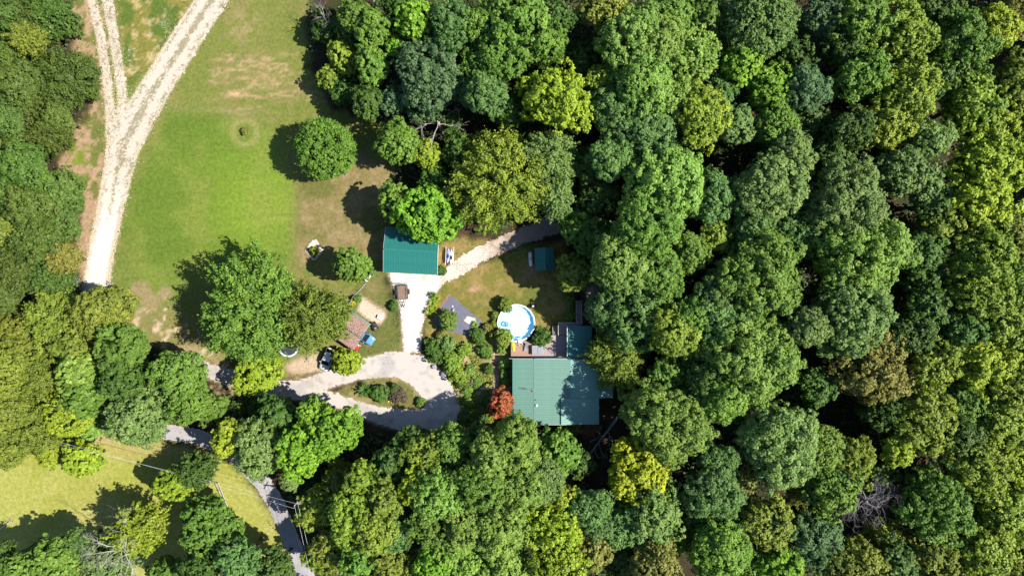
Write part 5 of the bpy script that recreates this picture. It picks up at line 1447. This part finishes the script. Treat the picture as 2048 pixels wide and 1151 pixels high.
def shrub(label, px, py, rp, col, kind='b', h=None, name='shrub', cat='shrub', grp=None):
    r = rp / PPM; h = h or r * 1.5
    p = W(px, py, h * .5); t = thing(name, label, cat, (p.x, p.y, 0), rt.uniform(0, 6.28), grp)
    f = bpy.data.objects.new('foliage', rt.choice(SH[kind])); COL.objects.link(f); f.parent = t
    f.location = (0, 0, h * .45 if kind != 's' else 0); f.scale = (r * 1.05, r * 1.05, h * .62 if kind != 's' else h)
    cc = PAL[col] if isinstance(col, str) else col
    f.color = (*[v * rt.uniform(.9, 1.1) for v in cc], 1)
    s = bpy.data.objects.new('stem', STEM); COL.objects.link(s); s.parent = t; s.scale = (r * .9, r * .9, h * .8)
    return t
shrub('small bush in the mown ring on the field', 490, 263, 8, 'n', 'l', 1.0)
shrub('little yellow-green shrub inside the diamond of stones', 629, 502, 9, 'z', 'l', 1.6)
shrub('lush round tree-like shrub standing on the dark garden cloth', 896, 640, 20, 'g', 'b', 3.4)
shrub('dark round bush south-east of the garden cloth', 955, 672, 16, 'd', 'l', 1.9)
shrub('dark green bush beside the top of the brick path', 972, 702, 16, 'g', 'l', 1.8)
shrub('olive bush hanging over the south-west rim of the pool', 1007, 675, 19, 'o', 'b', 2.9)
shrub('olive bush hanging over the north-west rim of the pool', 1011, 610, 15, 'o', 'b', 2.6)
shrub('glossy dark bush between the pool and the terrace deck', 1084, 674, 20, 'd', 'l', 3.0)
shrub('pale green shrub in the flower strip west of the pool', 992, 630, 9, 'p', 'l', 1.3)
shrub('yellow-green shrub just west of the pool', 990, 648, 9, 'y', 'l', 1.3)
shrub('reddish-brown shrub between the garden cloth and the pool', 975, 655, 10, 'n', 'l', 1.4)
shrub('yellow-green plant by the brick path south of the dark bush', 986, 668, 9, 'y', 'l', 1.2)
shrub('tall pale shrub below the pool deck corner', 1002, 698, 10, 'p', 'l', 1.8)
shrub('green shrub against the house wall, the northern of three', 1008, 728, 11, 'p', 'l', 2.0, grp='shrubs along the west wall')
shrub('green shrub against the house wall, the middle of three', 1008, 746, 11, 'g', 'l', 2.0, grp='shrubs along the west wall')
shrub('green shrub against the house wall, the southern of three', 1012, 762, 9, 'p', 'l', 1.6, grp='shrubs along the west wall')
shrub('compact dark bush in the middle of the garden beds', 977, 737, 10, 'd', 'b', 1.6)
shrub('dark brown-green bush at the driveway edge, northernmost of the border', 864, 692, 16, 'd', 'l', 2.4, grp='bushes along the drive border')
shrub('grey-green bush in the drive border beside the grass', 895, 686, 17, 'k', 'l', 2.2, grp='bushes along the drive border')
shrub('dark bush in the drive border beside the small boulder', 874, 712, 17, 'd', 'l', 2.0, grp='bushes along the drive border')
shrub('yellow-green bush in the drive border, the broadest', 904, 727, 21, 'y', 'l', 2.6, grp='bushes along the drive border')
shrub('yellow-green bush in the drive border by the grey-blue boulder', 916, 750, 17, 'y', 'l', 2.4, grp='bushes along the drive border')
shrub('small dark bush at the south tip of the drive border', 921, 766, 10, 'd', 'l', 1.4, grp='bushes along the drive border')
shrub('brownish seedy bush at the north of the drive border', 884, 670, 12, 'n', 'l', 1.5, grp='bushes along the drive border')
shrub('pale weedy shrub in the garden north of the timbers', 930, 700, 14, 'y', 'l', 1.3)
shrub('pale green clump in the garden bed west of the path', 940, 742, 13, 'p', 'l', 1.2)
shrub('low bright green clump north of the stepping stones', 955, 764, 12, 'g', 'l', .9)
shrub('low green clump south of the stepping stones', 937, 783, 12, 'g', 'l', .9)
shrub('low yellowish clump in the south garden bed', 938, 803, 12, 'y', 'l', 1.0)
shrub('dark shrub beside the russet tree', 975, 800, 15, 'd', 'b', 1.8)
shrub('dark low bush at the south-west corner of the garden', 930, 832, 14, 'd', 'l', 1.6)
shrub('dark low bush at the south edge of the garden', 962, 838, 14, 'd', 'l', 1.6)
for k, (x, y) in enumerate(((872, 596), (864, 606), (868, 616), (858, 622))):
    shrub('yellow-green strappy clump in the strip west of the garden cloth, number %s from the north' % ('one', 'two', 'three', 'four')[k], x, y, 9, 'z', 's', 1.2, 'daylily_clump', 'plant', 'strappy clumps by the gravel')
shrub('dark strappy plant at the gravel edge, northernmost of the strip', 866, 590, 9, 'd', 's', 1.2, 'daylily_clump', 'plant', 'strappy clumps by the gravel')
shrub('small palm-like plant at the east end of the garden cloth', 950, 649, 8, 'p', 's', 1.0, 'strappy_plant', 'plant')
shrub('spiky dark shrub at the west tip of the loop island', 729, 779, 16, 'd', 's', 1.9)
shrub('green bush in the middle of the loop island', 761, 786, 19, 'd', 'b', 2.2)
shrub('olive bush beside the yellow flowers on the loop island', 770, 781, 11, 'o', 'l', 1.6)
shrub('brownish-purple bush at the east of the loop island', 797, 790, 18, (0.085, 0.068, 0.042), 'b', 2.3)
shrub('dark top-knot bush north of the brownish-purple bush', 790, 777, 11, 'd', 'b', 1.9)
shrub('lone small dark bush at the east end of the loop island', 842, 803, 10, 'g', 'b', 1.3)
shrub('small dark bush on the grass beside the gravel and trailer', 788, 611, 10, 'd', 'b', 1.5)
shrub('round dark bush at the south-east corner of the garage', 882, 541, 11, 'd', 'b', 1.9)
shrub('green vine clump at the south end of the pipe fence', 715, 597, 9, 'g', 'l', 1.5)
shrub('small dark bush on the verge south of the driveway', 496, 797, 11, 'd', 'b', 1.6)
shrub('dark bush behind the verge, western of the pair', 470, 822, 22, 'd', 'l', 3.0)
shrub('dark bush behind the verge, eastern of the pair', 520, 815, 26, 'd', 'l', 3.4)
shrub('narrow green bush along the garden stairs, the northern one', 1139, 600, 12, 'g', 'l', 2.0)
shrub('narrow green bush along the garden stairs, the southern one', 1142, 632, 11, 'g', 'l', 1.8)
shrub('tan-leaved shrub at the south wall of the house', 1150, 858, 12, 'n', 'l', 1.6)
shrub('green bush at the south-west corner of the house', 1122, 862, 16, 'g', 'l', 3.4)
# potted plants and flowers
for k, (x, y, cl, lb) in enumerate(((708, 606, 'flower', 'black pot of yellow flowers beside the pipe fence'), (702, 615, None, 'black pot of dark leaves beside the carport corner'))):
    c = W(x, y); t = thing('potted_plant', lb, 'potted plant', (c.x, c.y, 0))
    obj('pot', MB().lathe([(0, .03), (.36, .03), (.48, .5), (.42, .5), (.34, .42), (0, .40)], 16), M['black'], t)
    f = bpy.data.objects.new('foliage', SH['l'][k]); COL.objects.link(f); f.parent = t; f.location = (0, 0, .7); f.scale = (.55, .55, .5); f.color = (*PAL['z' if cl else 'd'], 1)
    if cl:
        mb = MB()
        for q in range(26):
            a = rt.uniform(0, 6.28); r = .5 * math.sqrt(rt.random()); mb.lathe([(0, .03), (.07, .05), (.0, .06)], 6, (r * math.cos(a), r * math.sin(a), 1.05 + rt.uniform(-.1, .1)))
        obj('blossoms', mb, M['flower'], t)['kind'] = 'stuff'
c = W(783, 797); fp = thing('flower_clump', 'clump of yellow flowers between the loop island bushes', 'flowers', (c.x, c.y, 0))
f = bpy.data.objects.new('foliage', SH['l'][0]); COL.objects.link(f); f.parent = fp; f.location = (0, 0, .4); f.scale = (.7, .8, .5); f.color = (*PAL['y'], 1)
mb = MB()
for q in range(22):
    a = rt.uniform(0, 6.28); r = .6 * math.sqrt(rt.random()); mb.lathe([(0, .0), (.10, .04), (.0, .05)], 6, (r * math.cos(a), r * math.sin(a), .95 + rt.uniform(-.2, .1)))
obj('blossoms', mb, M['flower'], fp)['kind'] = 'stuff'

# ------------------------------------------------------------------ ground cover
def open_ground(X, Y):
    d = np.maximum.reduce([sd_poly(X, Y, MEADOW), sd_poly(X, Y, LAWN_SW), sd_poly(X, Y, YARD), sd_poly(X, Y, NORTH_YARD), sd_poly(X, Y, ISLAND), sdf_loop(X, Y) + 6, sd_line(X, Y, PINK) + 5, sd_line(X, Y, ROAD) + 10, sdf_pad(X, Y),
                           sd_poly(X, Y, [(1015, 640), (1230, 640), (1235, 870), (1015, 870)]), sd_poly(X, Y, [(765, 440), (905, 440), (905, 560), (765, 560)]), sd_line(X, Y, PATH_E) + 6])
    return d
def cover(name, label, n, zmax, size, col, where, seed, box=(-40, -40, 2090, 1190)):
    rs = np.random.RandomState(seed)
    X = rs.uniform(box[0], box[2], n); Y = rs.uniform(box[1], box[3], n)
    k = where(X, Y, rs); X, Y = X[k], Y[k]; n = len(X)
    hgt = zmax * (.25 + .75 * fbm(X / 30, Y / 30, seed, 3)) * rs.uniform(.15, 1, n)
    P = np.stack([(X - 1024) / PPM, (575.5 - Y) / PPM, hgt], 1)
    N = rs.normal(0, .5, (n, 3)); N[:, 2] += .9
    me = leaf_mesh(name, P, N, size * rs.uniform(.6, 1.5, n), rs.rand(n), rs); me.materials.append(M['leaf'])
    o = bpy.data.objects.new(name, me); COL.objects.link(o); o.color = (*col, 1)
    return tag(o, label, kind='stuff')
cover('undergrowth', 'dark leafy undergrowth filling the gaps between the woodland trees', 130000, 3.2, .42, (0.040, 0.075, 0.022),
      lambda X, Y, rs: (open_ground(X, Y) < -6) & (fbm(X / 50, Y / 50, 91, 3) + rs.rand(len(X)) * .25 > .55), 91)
cover('grass_tufts', 'longer grass tufts along the tracks and the field edges', 60000, .35, .20, (0.120, 0.150, 0.026),
      lambda X, Y, rs: (((np.abs(sdf_gravel(X, Y) + 10) < 9) | (np.abs(sdf_loop(X, Y) + 7) < 6) | (np.abs(open_ground(X, Y) - 4) < 12)) & (np.maximum(np.maximum(sdf_gravel(X, Y), sdf_loop(X, Y)), np.maximum(sdf_pad(X, Y), np.maximum(sd_line(X, Y, ROAD), sd_line(X, Y, PINK)))) < -2) & (fbm(X / 18, Y / 18, 95, 3) > .50)), 95)
cover('garden_weeds', 'weedy growth over the garden beds west of the house', 16000, .5, .20, (0.165, 0.190, 0.030),
      lambda X, Y, rs: (sd_poly(X, Y, [(880, 690), (985, 680), (985, 850), (920, 850), (912, 780)]) > -3) & (fbm(X / 14, Y / 14, 97, 3) > .47), 97, (860, 670, 1030, 860))
# loose stones thrown to the sides of the tracks
def pebbles(n=3500, seed=99):
    rs = np.random.RandomState(seed)
    X = rs.uniform(140, 960, n * 14); Y = rs.uniform(-10, 860, n * 14)
    d = sdf_gravel(X, Y)
    k = (d > -13) & (d < 9) & (rs.rand(len(X)) < np.exp(-np.abs(d) / 7)); X, Y = X[k][:n], Y[k][:n]; n = len(X)
    P = np.stack([(X - 1024) / PPM, (575.5 - Y) / PPM, np.full(n, .03)], 1)
    s = rs.uniform(.04, .11, n)[:, None]; a = rs.uniform(0, 6.28, n)[:, None]
    u = np.concatenate([np.cos(a), np.sin(a), 0 * a], 1) * s; v = np.concatenate([-np.sin(a), np.cos(a), 0 * a], 1) * s * .8
    top = np.array([0, 0, 1.0]) * s * .7
    co = np.stack([P - u, P - v, P + u, P + v, P + top], 1).reshape(-1, 3)
    b = np.arange(n)[:, None] * 5
    q = np.concatenate([b + np.array([[0, 1, 4]]), b + np.array([[1, 2, 4]]), b + np.array([[2, 3, 4]]), b + np.array([[3, 0, 4]])], 0)
    me = np_mesh('loose_stones', co, q); me.materials.append(M['stone'])
    o = bpy.data.objects.new('loose_stones', me); COL.objects.link(o); tag(o, 'loose pale stones scattered along the track edges', kind='stuff')
pebbles()

# ------------------------------------------------------------------ woodland going on beyond the picture's edges
def outer_wood():
    rs = np.random.RandomState(123)
    src = [m for ref, ms in CR['C'][1:] + CR['L'][1:] for m in ms]
    data = []
    for m in src:
        co = np.empty(len(m.vertices) * 3, np.float32); m.vertices.foreach_get('co', co); data.append(co.reshape(-1, 4, 3))
    spots = []
    for x in np.arange(2105, 2420, 92):
        for y in np.arange(-160, 1330, 92): spots.append((x, y))
    for x in np.arange(690, 2060, 92):
        for y in (-72, -160, 1222, 1310): spots.append((x, y))
    for y in np.arange(-160, 900, 92):
        for x in (-78, -165): spots.append((x, y))
    out = []
    for x, y in spots:
        d = data[rs.randint(len(data))]; k = rs.choice(len(d), min(2300, len(d)), replace=False); q = d[k]
        c = q.mean(1, keepdims=True); q = c + (q - c) * 1.8
        a = rs.uniform(0, 6.28); R_ = np.array([[math.cos(a), -math.sin(a), 0], [math.sin(a), math.cos(a), 0], [0, 0, 1]])
        sc = 5.6 / np.abs(d[..., 0]).max()
        zc = rs.uniform(10, 14); p = W(x + rs.uniform(-22, 22), y + rs.uniform(-22, 22), 0)
        out.append((q * sc) @ R_.T + np.array([p.x, p.y, zc]))
    co = np.concatenate(out).reshape(-1, 3)
    me = np_mesh('distant_woodland', co, np.arange(len(co)).reshape(-1, 4))
    attr_face(me, 'var', rs.rand(len(co) // 4), 'FLOAT', 'FACE'); me.materials.append(M['leaf'])
    o = bpy.data.objects.new('distant_woodland', me); COL.objects.link(o); o.color = (*PAL['g'], 1)
    tag(o, 'green woodland carrying on past the edges of the view', kind='stuff')
outer_wood()
